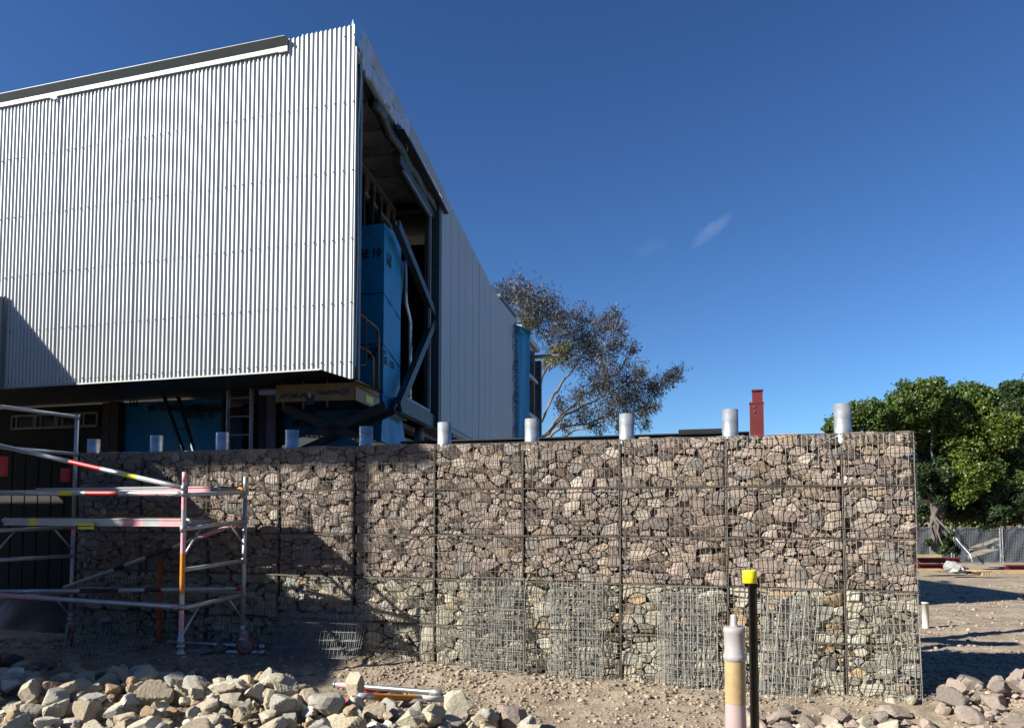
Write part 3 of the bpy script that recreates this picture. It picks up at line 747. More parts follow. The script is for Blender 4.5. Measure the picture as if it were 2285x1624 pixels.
def fit(body, px0, px1, py, hpx, P, n_, xd, par, off=.03):
    a, b_, c_ = onwrap(px0, py, P, n_, off), onwrap(px1, py, P, n_, off), onwrap(px0, py - hpx, P, n_, off)
    o = text('print_lettering', body, (0, 0, 0), (1, 0, 0), (0, 1, 0), 1.0, M_INK, None, weight=.025)
    xs = [v.co.x for v in o.data.vertices]; ys = [v.co.y for v in o.data.vertices]; w_ = max(xs) - min(xs); h_ = max(ys) - min(ys)
    xv = Vector(xd).normalized() * ((b_ - a).dot(Vector(xd).normalized())) / w_; yv = Vector((0, 0, 1)) * (c_.z - a.z) / h_; z_ = Vector(n_).normalized() * .01
    o.data.transform(Matrix(((xv.x, yv.x, z_.x, a.x), (xv.y, yv.y, z_.y, a.y), (xv.z, yv.z, z_.z, a.z), (0, 0, 0, 1))) @ Matrix.Translation((-min(xs), -min(ys), 0)))
    put(o, par)
nG = Vector((G1.y, -G1.x, 0))
fit('RE 10', 802, 850, 578, 20, Bc, N, U, w1); fit('S', 803, 809, 561, 8, Bc, N, U, w1)
fit('PORT', 865, 881, 572, 10, Bc, nG, G1, w2); fit('MIT', 865, 884, 590, 19, Bc, nG, G1, w2)
fit('PORT', 825, 850, 783, 9, Bc, N, U, w1); fit('ERS', 853, 863, 785, 9, Bc, nG, G1, w2)
fit('MIT', 822, 850, 800, 17, Bc, N, U, w1); fit('RE 10', 853, 880, 807, 17, Bc, nG, G1, w2)
PW4 = Vector((Bc.x, Bc.y - .15, 0)); v4 = (Vector((Bc.x, Bc.y - .25, 0)) - Vector((lowL.x, lowL.y + .5, 0))).normalized(); n4 = Vector((v4.y, -v4.x, 0))
fit('PORTERS', 775, 811, 930, 9, PW4, n4, v4, w4, .1); fit('MITRE 10', 761, 853, 950, 17, PW4, n4, v4, w4, .1)
fit('MITRE', 652, 696, 952, 15, PW4, n4, v4, w4, .1); fit('10', 608, 626, 955, 15, PW4, n4, v4, w4, .1)
fit('PORTERS', 876, 897, 935, 9, Vector((Bc.x, Bc.y - .1, 0)), nG, G1, w3, .2)
# metal flashing on the skirt
mb = MB(); mb.bar(atY(872, 922, 13.0), atY(906, 932, 14.2), .05, .12); mb.build('skirt_flashing', M_STUD, bld)
# lit tear hanging beside the box
mb = MB(); tr = [(868, 492), (878, 512), (884, 540), (884, 575), (882, 540), (874, 520)]
mb.add([atY(x, y, 13.3) + Vector((0, .03 * (i % 2), 0)) for i, (x, y) in enumerate(tr)], [(0, 1, 5), (1, 2, 4, 5), (2, 3, 4)]); mb.build('hanging_tear', M_PLASTIC, bld)
w5 = wrap('blue_wrap', [atY(880, 760, 13.9), atY(888, 760, 14.0), atY(903, 590, 14.0), atY(888, 570, 13.9)], seed=6, nx_=4)
mb = MB(); mb.add([atY(886, 690, 13.8), atY(888, 690, 13.8), atY(902, 592, 13.9), atY(899, 592, 13.9)], [(0, 1, 2, 3)]); mb.add([atY(884, 860, 13.8), atY(889, 860, 13.8), atY(890, 700, 13.8), atY(887, 690, 13.8)], [(0, 1, 2, 3)]); mb.build('wrap_fold', M_WHITE, bld)
# undercroft: recessed ground floor
DR = DF - 1.72
w6 = wrap('blue_wrap', [W(sof(265, DR), DR, .3), W(sof(492, DR), DR, .3), W(sof(492, DR), DR, 3.74), W(sof(265, DR), DR, 3.74)], nx_=24, seed=8, amp=.02)
PR = A0 + N * DR
fit('E 10', 270, 307, 909, 17, PR, N, U, w6, .06); fit('MITRE 10', 331, 396, 919, 18, PR, N, U, w6, .06)
fit('PORTERS', 418, 449, 912, 9, PR, N, U, w6, .06); fit('MITRE 10', 416, 476, 936, 18, PR, N, U, w6, .06)
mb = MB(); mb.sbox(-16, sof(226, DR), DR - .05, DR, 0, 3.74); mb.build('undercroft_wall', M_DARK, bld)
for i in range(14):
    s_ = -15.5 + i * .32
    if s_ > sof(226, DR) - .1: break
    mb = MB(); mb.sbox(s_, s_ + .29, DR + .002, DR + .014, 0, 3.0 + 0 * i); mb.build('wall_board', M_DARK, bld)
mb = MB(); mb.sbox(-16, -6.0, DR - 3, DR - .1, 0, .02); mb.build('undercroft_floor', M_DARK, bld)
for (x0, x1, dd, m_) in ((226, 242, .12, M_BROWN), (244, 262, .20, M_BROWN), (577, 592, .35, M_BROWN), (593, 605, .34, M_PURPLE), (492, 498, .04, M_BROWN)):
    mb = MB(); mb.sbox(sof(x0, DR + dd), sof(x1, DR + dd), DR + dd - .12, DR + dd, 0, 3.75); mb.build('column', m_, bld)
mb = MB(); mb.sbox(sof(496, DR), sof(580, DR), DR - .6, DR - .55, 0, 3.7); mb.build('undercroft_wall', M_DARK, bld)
# high strip window
wf = MB(); zz0, zz1 = Q(25, 957, DR + .05).z, Q(25, 929, DR + .05).z
sL, sR = sof(25, DR + .05), sof(215, DR + .05)
for z in (zz0, zz1): wf.sbox(sL, sR, DR + .02, DR + .06, z - .02, z + .02)
cuts = [25, 75, 79, 122, 127, 170, 175, 215]
for c in cuts: wf.sbox(sof(c, DR + .05) - .018, sof(c, DR + .05) + .018, DR + .02, DR + .065, zz0, zz1)
win = wf.build('strip_window', M_STUD, bld)
for i in range(0, 8, 2):
    mb = MB(); mb.sbox(sof(cuts[i], DR + .05), sof(cuts[i + 1], DR + .05), DR + .022, DR + .026, zz0, zz1)
    mb.build('pane', mat('dark_glass', (.006, .007, .008), .08, spec=.6), win)
    mb = MB(); c_ = sof(cuts[i] + 5, DR + .05); mb.sbox(c_, c_ + .06, DR + .03, DR + .04, zz0 + .02, zz1 - .02); mb.build('stud_behind_glass', M_STUD, win)

# far end: blue wrap with vertical lettering and window frames
far = W
def F2(px, py, out=0): n_ = Vector((G2.y, -G2.x, 0)); return onplane(px, py, PB + n_ * out, n_)
q = [atY(1141, 985, 26.1), atY(1180, 985, 26.9), atY(1183, 742, 26.9), atY(1141, 722, 26.1)]
q[0].z = 3.5; q[1].z = 3.5
w7 = wrap('blue_wrap', q, seed=11, amp=.06, nx_=14, nz_=22)
mb = MB(); tp = atY(1141, 722, 26.1); mb.add([tp, atY(1160, 727, 26.0), atY(1186, 740, 26.3), atY(1181, 752, 26.8), atY(1160, 742, 26.2)], [(0, 1, 4), (1, 2, 3, 4)]); mb.build('wrap_flap', M_WRAP, bld)
def tocam(p, d): return p + (Vector((0, 0, EYE)) - p).normalized() * d
for py in (733, 803, 872, 945):
    wd_ = (Vector((q[1].x, q[1].y, 0)) - Vector((q[0].x, q[0].y, 0))).normalized()
    text('print_lettering', 'BUNNINGS', atY(1147.5, py, 25.95), Vector((0, 0, -1)), wd_, .30, M_INK, w7)
    text('print_lettering', 'TRADE', atY(1140.5, py + 8, 25.85), Vector((0, 0, -1)), wd_, .20, M_INK, w7)
fb = MB(); tb = 3.95; te = 7.75
fb.add([G2p(tb, 3.4, -.12), G2p(te, 3.4, -.12), G2p(te, 8.5, -.12), G2p(tb, 8.5, -.12)], [(0, 1, 2, 3)]); fb.build('dark_glazing', M_BLACK, bld)
mb = MB()
mb.bar(G2p(3.9, 8.55, .05), G2p(te + .1, 8.55, .05), .2, .22); mb.build('window_head', M_WHITE, bld)
for z in (7.15, 5.6, 3.9):
    mb = MB(); mb.bar(G2p(3.95, z, .03), G2p(te + .1, z, .03), .12, .12); mb.build('window_transom', M_WHITE, bld)
for t in (5.6, 5.75, 7.3):
    mb = MB(); mb.bar(G2p(t, 3.6, .0), G2p(t, 8.4, .0), .08, .08, up=G2); mb.build('window_mullion', M_STUD, bld)
mb = MB(); mb.bar(G2p(te + .05, 8.25, -.2), G2p(te + .05, 8.25, 1.0), .5, .07); mb.build('canopy_bracket', M_GREY, bld)
mb = MB(); mb.bar(G2p(te + .25, 3.4, -.05), G2p(te + .25, 8.1, -.05), .5, .25, up=G2); mb.build('end_jamb', M_DFOIL, bld)
mb = MB(); a, b2 = G(5.4, 3.4, -5), G2p(te + .4, 3.4, -5)
mb.add([G(5.4, 8.45, -.1), G(13.05, 8.45, -.1), G2p(te, 8.4, -.1), Vector((b2.x, b2.y, 8.4)), Vector((a.x, a.y, 8.45))], [(0, 1, 2, 3, 4)])
e1 = G2p(te + .4, 0, -.1); mb.add([(e1.x, e1.y, 0), (b2.x, b2.y, 0), (b2.x, b2.y, 8.4), (e1.x, e1.y, 8.4)], [(0, 1, 2, 3)])
mb.build('rear_shell', M_BLACK, bld)

# left wing, mostly outside the frame: it throws the shade over the left of the site
wing = thing('building_wing', W(-13.5, 3, 0), 'grey clad wing of the building at the far left edge beside the corrugated wall', 'building')
ZW = 5.28
mb = MB(); poly = [(-13.03, DF + .02), (-13.09, DF + .13), (-13.56, .05), (-16, .05), (-16, DF + .02)]
mb.prism([W(a, b2, 3.76) for a, b2 in poly], (0, 0, ZW - 3.76)); mb.build('upper_box', mat('wing_cladding', (.20, .24, .28), .5, .2, var=.08), wing)
mb = MB(); mb.tube([W(-13.045, DF + .06, 3.78), W(-13.045, DF + .06, ZW + .01)], .02, 6); mb.build('corner_trim', M_GREY, wing)
mb = MB(); poly = [(-13.56, .05), (-12.44, 2.5), (-12.44, 7.3), (-20, 7.3), (-20, .05)]
mb.prism([W(a, b2, 0) for a, b2 in poly], (0, 0, ZW)); mb.build('wing_body', MATS['wing_cladding'], wing)
mb = MB(); mb.sbox(-22, -12.48, 3.5, 6.0, 8.14, 8.26); mb.build('canopy_roof', M_GREY, wing)
for s_ in (-13.0, -16.0):
    for dd in (3.8, 5.7): mb = MB(); mb.sbox(s_ - .05, s_ + .05, dd - .05, dd + .05, ZW, 8.14); mb.build('canopy_post', M_GREY, wing)

# ------------------------------------------------------------------ mobile scaffold
def seg(mb, p, q, r, parts, n=10, base=M_ALU):
    """tube from p to q whose paint changes along it: parts = [(t0, t1, material)]"""
    p = Vector(p); q = Vector(q); cuts = sorted({0.0, 1.0} | {a for t in parts for a in t[:2]})
    for a, b2 in zip(cuts[:-1], cuts[1:]):
        mid_ = (a + b2) / 2; m = base
        for t0, t1, mm in parts:
            if t0 <= mid_ <= t1: m = mm
        mb.tube([p.lerp(q, a), p.lerp(q, b2)], r, n, m, cap=(a == 0 or b2 == 1))
def frac(px0, px1, a): return (a - px0) / (px1 - px0)
DRr, DFf = .40, 1.45
sRR, sRF = sof(547, DRr), sof(408, DFf); sLR, sLF = sof(166, DRr), sof(2, DFf)
sc = thing('scaffold', W(-8.5, .9, 0), 'aluminium mobile scaffold on red castor wheels standing before the left part of the gabion wall', 'scaffold')
TR = .0245
def post(px0, y0, px1, y1, d, parts=()):
    p, q = Q(px0, y0, d), Q(px1, y1, d); p.x = q.x = (p.x + q.x) / 2; p.y = q.y = (p.y + q.y) / 2
    mb = MB(); seg(mb, p, q, TR, parts); mb.build('post', None, sc, smooth=True); return p, q
fp = post(410, 1053, 406, 1438, DFf, [(0, .06, M_PINK), (.10, .22, M_PINK), (.36, .47, M_PINK), (.475, .71, M_ORANGE), (.82, .92, M_PINK)])
rp = post(547, 1063, 543, 1408, DRr, [(.1, .14, M_PINK)])
lr = post(177, 925, 153, 1378, DRr, [(.55, .60, M_PINK)])
lf = post(3, 897, -35, 1420, DFf, [(.0, .1, M_YEL), (.12, .3, M_RED)])
def P2(post_, py_front, other=None):   # point on a post at the height seen at that row
    a, b2 = post_; r = ray(1142, py_front); base = a.copy(); z = EYE + (r.z / r.y) * a.y; return Vector((a.x, a.y, z))
def bar2(name, p, q, parts=(), r=TR * .92):
    mb = MB(); seg(mb, p, q, r, parts); mb.build(name, None, sc, smooth=True)
for yf, yr, pr in ((1104, 1098, []), (1180, 1162, [(.0, .12, M_PINK)]), (1272, 1250, []), (1357, 1326, [])): bar2('transom', P2(fp, yf), P2(rp, yr), pr)
for yf, yr in ((906, 930), (997, 1013), (1184, 1176), (1250, 1240), (1335, 1322)): bar2('transom', P2(lf, yf), P2(lr, yr))
def gusset(a, ya, b_, yb, t, dz):
    p = P2(a, ya); q = P2(b_, yb); e = p.lerp(q, t); mb = MB(); mb.tube([p + Vector((0, 0, -dz)), e + Vector((0, 0, -.01))], .011, 6); mb.build('gusset', M_ALU, sc, smooth=True)
for a, ya, b_, yb in ((fp, 1180, rp, 1162), (fp, 1357, rp, 1326), (lf, 1184, lr, 1176), (lf, 1335, lr, 1322)):
    gusset(a, ya, b_, yb, .26, .28); gusset(b_, yb, a, ya, .26, .28)
A1, A2 = P2(lf, 1100), P2(fp, 1101)
fx = lambda a: (Q(a, 1100, DFf).x - A1.x) / (A2.x - A1.x)
bar2('guard_rail', A1, A2 , [(fx(133), fx(163), M_YEL), (fx(192), fx(267), M_RED), (fx(313), fx(349), M_PINK), (fx(358), fx(375), M_PINK)], .026)
D1, D2 = P2(lf, 992), P2(fp, 1089)
bar2('diagonal_brace', D1, D2, [(fx(154), fx(225), M_RED), (fx(274), fx(307), M_YEL)], .025)
B1, B2 = P2(lf, 1326), P2(fp, 1354); bar2('ledger', B1, B2, [(fx(10), fx(85), M_PINK), (.96, 1, M_PINK)], .025)
B3, B4 = P2(lf, 1320), P2(rp, 1313)
gx2 = lambda a: max(0, min(1, (a + 20) / 567))
bar2('ledger', B3, B4, [(gx2(176), gx2(263), M_BROWN), (gx2(321), gx2(358), M_BROWN), (.97, 1, M_RED)], .024)
E1, E2 = Q(143, 1311, DRr + .03), Q(541, 1163, DRr + .03)
bar2('diagonal_brace', E1, E2, [(.30, .36, M_BLACK), (.48, .63, M_BROWN), (.78, .98, M_PINK)], .024)
bar2('ledger', P2(lr, 1312), P2(rp, 1300 + 20), [], .02)
for post_, ys in ((fp, (1089, 1101, 1180, 1354)), (rp, (1098, 1162, 1250, 1326)), (lr, (930, 1013)), (lf, (997,))):
    for y_ in ys:
        p = P2(post_, y_); mb = MB(); mb.lathe(p - Vector((0, 0, .03)), [(.025, 0), (.034, .004), (.034, .056), (.025, .06)], 12); mb.build('clamp', M_CASTER, sc, smooth=True)
def castor(p, yaw):
    mb = MB(); top = p.z; x, y = p.x, p.y; cz = hz(x, y) + .105
    mb.lathe((x, y, cz + .19), [(.017, 0), (.017, top - cz - .19), (.03, top - cz - .19), (.03, top - cz - .12), (.0, top - cz - .12)], 12)
    mb.lathe((x, y, top - .10), [(.024, 0), (.04, .005), (.04, .03), (.024, .035), (.024, .07), (.038, .075), (.038, .10), (.02, .105)], 14)
    st = mb.build('stem', M_ALU, sc, smooth=True)
    c = Vector((x + .03 * cos(yaw), y + .03 * sin(yaw), cz)); ax = Vector((-sin(yaw), cos(yaw), 0)); fw = Vector((cos(yaw), sin(yaw), 0))
    mb = MB(); mb.lathe((x, y, cz + .165), [(.0, 0), (.055, 0), (.055, .012), (.0, .012)], 16)
    for k in (-1, 1): mb.prism([c + ax * .031 * k + fw * a + Vector((0, 0, b2)) for a, b2 in ((-.07, .165), (.03, .165), (.03, .05), (.02, -.02), (-.02, -.02), (-.03, .04))], ax * .006)
    mb.bar(Vector((x, y, cz + .175)), Vector((x, y, cz + .178)) - fw * .13, .04, .008)
    mb.build('fork', M_CASTER, sc)
    mb = MB(); mb.lathe(c - ax * .024, [(.078, 0), (.098, .004), (.103, .014), (.103, .034), (.098, .044), (.078, .048)], 32, axis=ax); wh = mb.build('wheel', M_WHEEL, sc, smooth=True)
    mb = MB(); mb.lathe(c - ax * .02, [(.0, .002), (.022, .002), (.022, -.004), (.03, .006), (.07, .010), (.078, .0), (.078, .04), (.07, .03), (.03, .034), (.022, .044), (.0, .044)], 24, axis=ax)
    for k in range(5):
        t = 2 * pi * k / 5; r_ = Vector((0, 0, 1)) * cos(t) + fw * sin(t); mb.bar(c + r_ * .02, c + r_ * .078, .008, .044, up=ax)
    mb.build('wheel_hub', M_CASTER, wh)
castor(fp[1], .5); castor(rp[1], .3); castor(lr[1], 2.4); castor(lf[1], 1.0)
# red toe clips on the left frame
for px, y0, y1, d in ((146, 1045, 1075, DRr + .1), (5, 1018, 1062, DFf)):
    mb = MB(); a, b2 = Q(px - 6, y0, d), Q(px + 6, y1, d); mb.box((a + b2) / 2, abs(b2.x - a.x) / 2, .03, abs(a.z - b2.z) / 2); mb.build('locking_clip', M_RED, sc)
# platforms
def platform(label, s0, s1, d0, d1, z, stripes, low):
    t = thing('scaffold_platform', W((s0 + s1) / 2, (d0 + d1) / 2, z - .1), label, 'platform', 'platforms on the scaffold')
    for dd in (d0 + .02, d1 - .02):
        mb = MB(); p, q = W(s0, dd, z - .045), W(s1, dd, z - .045); cuts = sorted({0., 1.} | {a for x in stripes for a in x[:2]})
        for a, b2 in zip(cuts[:-1], cuts[1:]):
            m = M_ALU
            for t0, t1, mm in stripes:
                if t0 <= (a + b2) / 2 <= t1 and dd > (d0 + d1) / 2: m = mm
            P_, Q_ = p.lerp(q, a), p.lerp(q, b2)
            mb.bar(P_, Q_, .018, .075, m); mb.bar(P_ + Vector((0, 0, .03)) + N * .006, Q_ + Vector((0, 0, .03)) + N * .006, .022, .014, m); mb.bar(P_ - Vector((0, 0, .034)) + N * .006, Q_ - Vector((0, 0, .034)) + N * .006, .022, .010, m)
        mb.build('side_beam', None, t)
    n = 3
    for i in range(n):
        mb = MB(); a = d0 + .04 + (d1 - d0 - .08) * i / n; mb.sbox(s0 + .02, s1 - .02, a + .003, a + (d1 - d0 - .08) / n - .003, z - .012, z); mb.build('deck_board', M_DECK, t)
    for ss in (s0, s1):
        mb = MB(); mb.sbox(ss - .012, ss + .012, d0 + .02, d1 - .02, z - .08, z - .02); mb.build('end_plate', M_STUD, t)
        for dd, m in ((d0 + .06, M_ORANGE), (d1 - .06, M_ALU)):
            mb = MB(); sg = 1 if ss == s1 else -1
            mb.tube([W(ss, dd, z - .03), W(ss + sg * .03, dd, z - .015), W(ss + sg * .06, dd, z - .02), W(ss + sg * .075, dd, z - .05)], .015, 8); mb.build('hook', m, t, smooth=True)
zl = (P2(fp, 1180).z + P2(rp, 1162).z) / 2 + .075
def sfrac(s0, s1, px, d): return (sof(px, d) - s0) / (s1 - s0)
a, b2 = sLF + .05, sRF - .02
platform('long lower aluminium platform with pink and white striped beam and yellow label', a, b2, .92, 1.44, zl, [(sfrac(a, b2, 69, 1.44), sfrac(a, b2, 85, 1.44), M_YEL), (sfrac(a, b2, 275, 1.44), sfrac(a, b2, 320, 1.44), M_PINK), (sfrac(a, b2, 357, 1.44), 1, M_PINK)], 1)
zu = (P2(fp, 1104).z + P2(rp, 1098).z) / 2 + .085
a, b2 = sof(82, .95), sRR - .03
platform('upper aluminium platform behind the front guard rail', a, b2, .42, .94, zu, [(sfrac(a, b2, 375, .94), sfrac(a, b2, 470, .94), M_PINK)], 0)
# sticker on the lower platform
mb = MB()
for k in (0, 1):
    p, q = Q(173, 1166.5 + 8 * k, 1.455), Q(210, 1172.5 + 8 * k, 1.455); mb.add([(p.x, p.y, q.z), (q.x, q.y, q.z), (q.x, q.y, p.z), (p.x, p.y, p.z)], [(0, 1, 2, 3)])
plat = [o for o in COL.objects if o.name == 'scaffold_platform'][0]
mb.build('label_sticker', M_YEL, plat)

# ------------------------------------------------------------------ scissor lift under the soffit
lift = thing('scissor_lift', (-3.0, 12.2, 0), 'yellow scissor lift raised under the soffit beside the blue wrapped wall', 'scissor lift')
ce = Vector((-2.33, 10.85, 0)); LZ0, LZ1 = 3.40, 3.66
l0 = ce - U * 1.32; e1 = ce + G1 * 1.15
mb = MB(); mb.bar((l0.x, l0.y, (LZ0 + LZ1) / 2 + .02), (ce.x, ce.y, (LZ0 + LZ1) / 2), .05, LZ1 - LZ0); sb = mb.build('platform_side', M_LIFT, lift)
mb = MB(); mb.bar((ce.x, ce.y, LZ0 + .10), (e1.x, e1.y, LZ0 + .10), .05, .20); eb = mb.build('platform_end', M_LIFT, lift)
mb = MB(); mb.bar((ce.x, ce.y, LZ0 + .27), (e1.x, e1.y, LZ0 + .27), .03, .10); mb.build('toe_board', M_LIFT, lift)
l1 = l0 + G1 * 1.15
mb = MB(); mb.add([(l0.x, l0.y, LZ0 + .04), (ce.x, ce.y, LZ0 + .04), (e1.x, e1.y, LZ0 + .04), (l1.x, l1.y, LZ0 + .04)], [(0, 1, 2, 3)]); mb.build('platform_floor', M_BLACK, lift)
v_ = (e1 - ce).normalized()
def rail(pts, name='guard_rail', r=.02, m=M_LIFT): mb = MB(); mb.tube(pts, r, 8); mb.build(name, m, lift, smooth=True)
c1 = ce + v_ * .10; c2 = e1
rail([(c2.x, c2.y, LZ0), (c2.x, c2.y, LZ0 + 1.22), (c2.x - .01, c2.y - .05, LZ0 + 1.31), (c2.x - .03, c2.y - .18, LZ0 + 1.34), (c1.x, c1.y, LZ0 + 1.34)])
rail([(c2.x - .05, c2.y - .2, LZ0 + .3), (c2.x - .05, c2.y - .2, LZ0 + .82), (c2.x - .08, c2.y - .3, LZ0 + .88), (c1.x, c1.y, LZ0 + .84)])
rail([(c1.x + .06, c1.y + .35, LZ0 + 1.34), (c1.x + .06, c1.y + .35, LZ0 + .62), (c1.x, c1.y + .1, LZ0 + .55)], r=.012)
rail([(c1.x, c1.y, LZ0), (c1.x, c1.y, LZ0 + 1.34)])
for k in (.45, .85, 1.2):
    p = ce - U * k; rail([(p.x, p.y, LZ0 - .1), (p.x, p.y, 3.74)], 'rail_post', .015)
nn = Vector((U.y, -U.x, 0))
text('print_lettering', 'OPTIMUM', Vector((ce.x, ce.y, 3.47)) - U * 1.24 + N * .03, U, up, .10, M_INK, sb)
mb = MB(); mb.sbox(0, .12, 0, .001, 0, .13); bx = Vector((ce.x, ce.y, 0)) - U * .72 + N * .031
mb = MB(); mb.box(bx + Vector((0, 0, 3.43)), .07, .001, .075, (U, N, up)); mb.build('number_patch', M_INK, sb)
text('print_lettering', '8', bx - U * .03 + N * .004 + Vector((0, 0, 3.465)), U, up, .10, M_WHITE, sb)
text('print_lettering', 'Haulotte', Vector((ce.x, ce.y, 3.50)) - U * .60 + N * .03, U, up, .11, M_INK, sb)
mb = MB()
for k in (0, .06): q = Vector((ce.x, ce.y, 3.53)) - U * (.20 - k) + N * .031; mb.add([q + up * .05, q + up * .05 + U * .03, q + U * .07, q - up * .05 + U * .03, q - up * .05, q + U * .04], [(0, 1, 2, 5), (5, 2, 3, 4)])
mb.build('chevron_mark', M_INK, sb, kind='stuff')
mb = MB(); q = ce + v_ * .45 + nG * .03; mb.add([Vector((q.x, q.y, LZ0 + .04)), Vector((q.x, q.y, LZ0 + .04)) + v_ * .35, Vector((q.x, q.y, LZ0 + .15)) + v_ * .35, Vector((q.x, q.y, LZ0 + .15))], [(0, 1, 2, 3)]); mb.build('yellow_plate', M_YEL, eb)
mid0 = ce - U * 1.35 + v_ * .35; mid1 = ce + U * .35 + v_ * .5
for o_ in (0, .5):
    for (za, zb) in ((3.38, 2.72), (2.72, 3.38)):
        mb = MB(); p = mid0 + v_ * o_; q = mid1 + v_ * o_; mb.bar((p.x, p.y, za), (q.x, q.y, zb), .06, .13); mb.build('scissor_arm', M_BLACK, lift)
mb = MB()
for (za, zb) in ((.6, 2.72), (2.72, .6)): mb.bar((mid0.x, mid0.y, za), (mid1.x, mid1.y, zb), .06, .14)
mb.build('lower_scissor', M_BLACK, lift, kind='stuff')
mb = MB(); m0 = (mid0 + mid1) / 2 + v_ * .3; mb.box((m0.x, m0.y, .38), 1.1, .4, .22, (U, N, up)); mb.build('chassis', M_LIFT, lift)
for a in (-.8, .8):
    for b2 in (-.4, .4):
        mb = MB(); q = m0 + U * a + N * b2; mb.lathe((q.x, q.y, .19), [(0, -.05), (.19, -.05), (.19, .05), (0, .05)], 16, axis=N); mb.build('wheel', M_BLACK, lift)
# rolls and offcuts on the platform
mb = MB(); p = ce - U * 1.2 + v_ * .3; wv = []
mb.tube([(p.x - .5, p.y, 3.62), (p.x + .5, p.y, 3.64)], .05, 10); o = mb.build('material_roll', M_FOIL, None, smooth=True); props(o, 'pale rolled material lying on the scissor lift platform under the soffit', 'roll'); rebase(o, (p.x, p.y, 3.58))

# ladders
def ladder(label, pL0, pR0, pL1, pR1, n, m, r=.03):
    b_ = (Vector(pL0) + Vector(pR0)) / 2; t = thing('ladder', b_, label, 'ladder', 'ladders standing behind the gabion wall')
    for a, b2 in ((pL0, pL1), (pR0, pR1)): mb = MB(); mb.bar(a, b2, r, .07, up=N); mb.build('stile', m, t)
    for i in range(n):
        f = (i + .5) / n; mb = MB(); mb.tube([Vector(pL0).lerp(Vector(pL1), f), Vector(pR0).lerp(Vector(pR1), f)], .016, 6); mb.build('rung', m, t)
def dn(a, b_, z):   # extend line from a(top) through b_(low) to height z
    a = Vector(a); b_ = Vector(b_); t = (z - a.z) / (b_.z - a.z); return a + (b_ - a) * t
aL, bL = Q(366, 884, DR + .35), Q(408, 1003, DR + .8); aR, bR = Q(398, 886, DR + .35), Q(432, 1003, DR + .8)
ladder('dark aluminium ladder leaning against the blue wrapped wall', dn(aL, bL, .1), dn(aR, bR, .1), aL, aR, 9, mat('dark_ladder', (.06, .085, .09), .5, .4))
aL, aR = Q(510, 868, DR + .6), Q(562, 866, DR + .6)
ladder('bright aluminium ladder standing upright beside the brown column', Vector((aL.x, aL.y, .1)), Vector((aR.x, aR.y, .1)), aL, aR, 12, M_ALU)

# ------------------------------------------------------------------ loose mesh panels
def mesh_panel(label, bl_, br_, tl_, tr_, nx_, nz_, group='loose gabion mesh panels leaning on the site', m=M_WIREB, wr=.0028, name='mesh_panel'):
    bl_, br_, tl_, tr_ = map(Vector, (bl_, br_, tl_, tr_)); mb = MB()
    for i in range(nx_ + 1):
        f = i / nx_; a = bl_.lerp(br_, f); b2 = tl_.lerp(tr_, f); j = Vector((random.uniform(-.004, .004), 0, 0)); mb.tube([a + j, a.lerp(b2, .5) - j, b2 + j], wr, 4, cap=False)
    for k in range(nz_ + 1):
        f = k / nz_; a = bl_.lerp(tl_, f) + N * wr * 1.6; b2 = br_.lerp(tr_, f) + N * wr * 1.6; mb.tube([a, a.lerp(b2, .5) + Vector((0, 0, random.uniform(-.004, .004))), b2], wr, 4, cap=False)
    o = mb.build(name, m); c = (bl_ + br_) / 2; rebase(o, c); return props(o, label, 'mesh panel', group)
def mp4(x0, x1, x2, x3, yb0, yb1, yt0, yt1, db, dt): return (Q(x0, yb0, db), Q(x1, yb1, db), Q(x2, yt0, dt), Q(x3, yt1, dt))
Z_ = [(1035, 1167, 1040, 1172, 1488, 1502, 1288, 1290, .14, .06, 'leftmost wire mesh panel leaning upright on the cream stone courses', 11, 9),
      (1228, 1342, 1229, 1345, 1502, 1513, 1292, 1296, .20, .07, 'wire mesh panel leaning upright between the leftmost and third panels on the cream stone', 9, 10),
      (1469, 1603, 1467, 1600, 1530, 1547, 1306, 1310, .28, .06, 'wire mesh panel leaning on the wall just left of the white bollard', 9, 11),
      (1690, 1799, 1716, 1829, 1580, 1610, 1312, 1318, .34, .06, 'rightmost tall bright wired mesh panel leaning behind the black picket', 4, 10)]
for (x0, x1, x2, x3, yb0, yb1, yt0, yt1, db, dt, lab, nx_, nz_) in Z_:
    mesh_panel(lab, *mp4(x0, x1, x2, x3, yb0, yb1, yt0, yt1, db, dt), nx_, nz_)
for j, (x0, x1, yb, yt, w_) in enumerate(((1036, 1165, 1490, 1290, 'leftmost upright panel'), (1232, 1340, 1503, 1298, 'second upright panel from the left'), (1475, 1590, 1520, 1318, 'upright panel left of the bollard'), (1700, 1800, 1560, 1325, 'tall bright wired panel'))):
    mesh_panel('wire mesh panel stacked against the wall behind the ' + w_, *mp4(x0 + 4, x1 + 5, x0 + 3, x1 + 4, yb, yb + 8, yt + 3, yt + 3, .08, .035), 10, 12, group='mesh panels stacked behind leaning panels')
    mesh_panel('second wire mesh panel, nearest the stones, behind the ' + w_, *mp4(x0 - 3, x1 + 8, x0 - 2, x1 + 9, yb - 6, yb + 1, yt + 6, yt + 2, .05, .022), 12, 13, group='mesh panels stacked behind leaning panels')
mesh_panel('wire mesh panel at the right foot of the wall, hanging over two low stones', *mp4(1968, 2060, 1945, 2047, 1578, 1572, 1325, 1325, .12, .03), 7, 11)
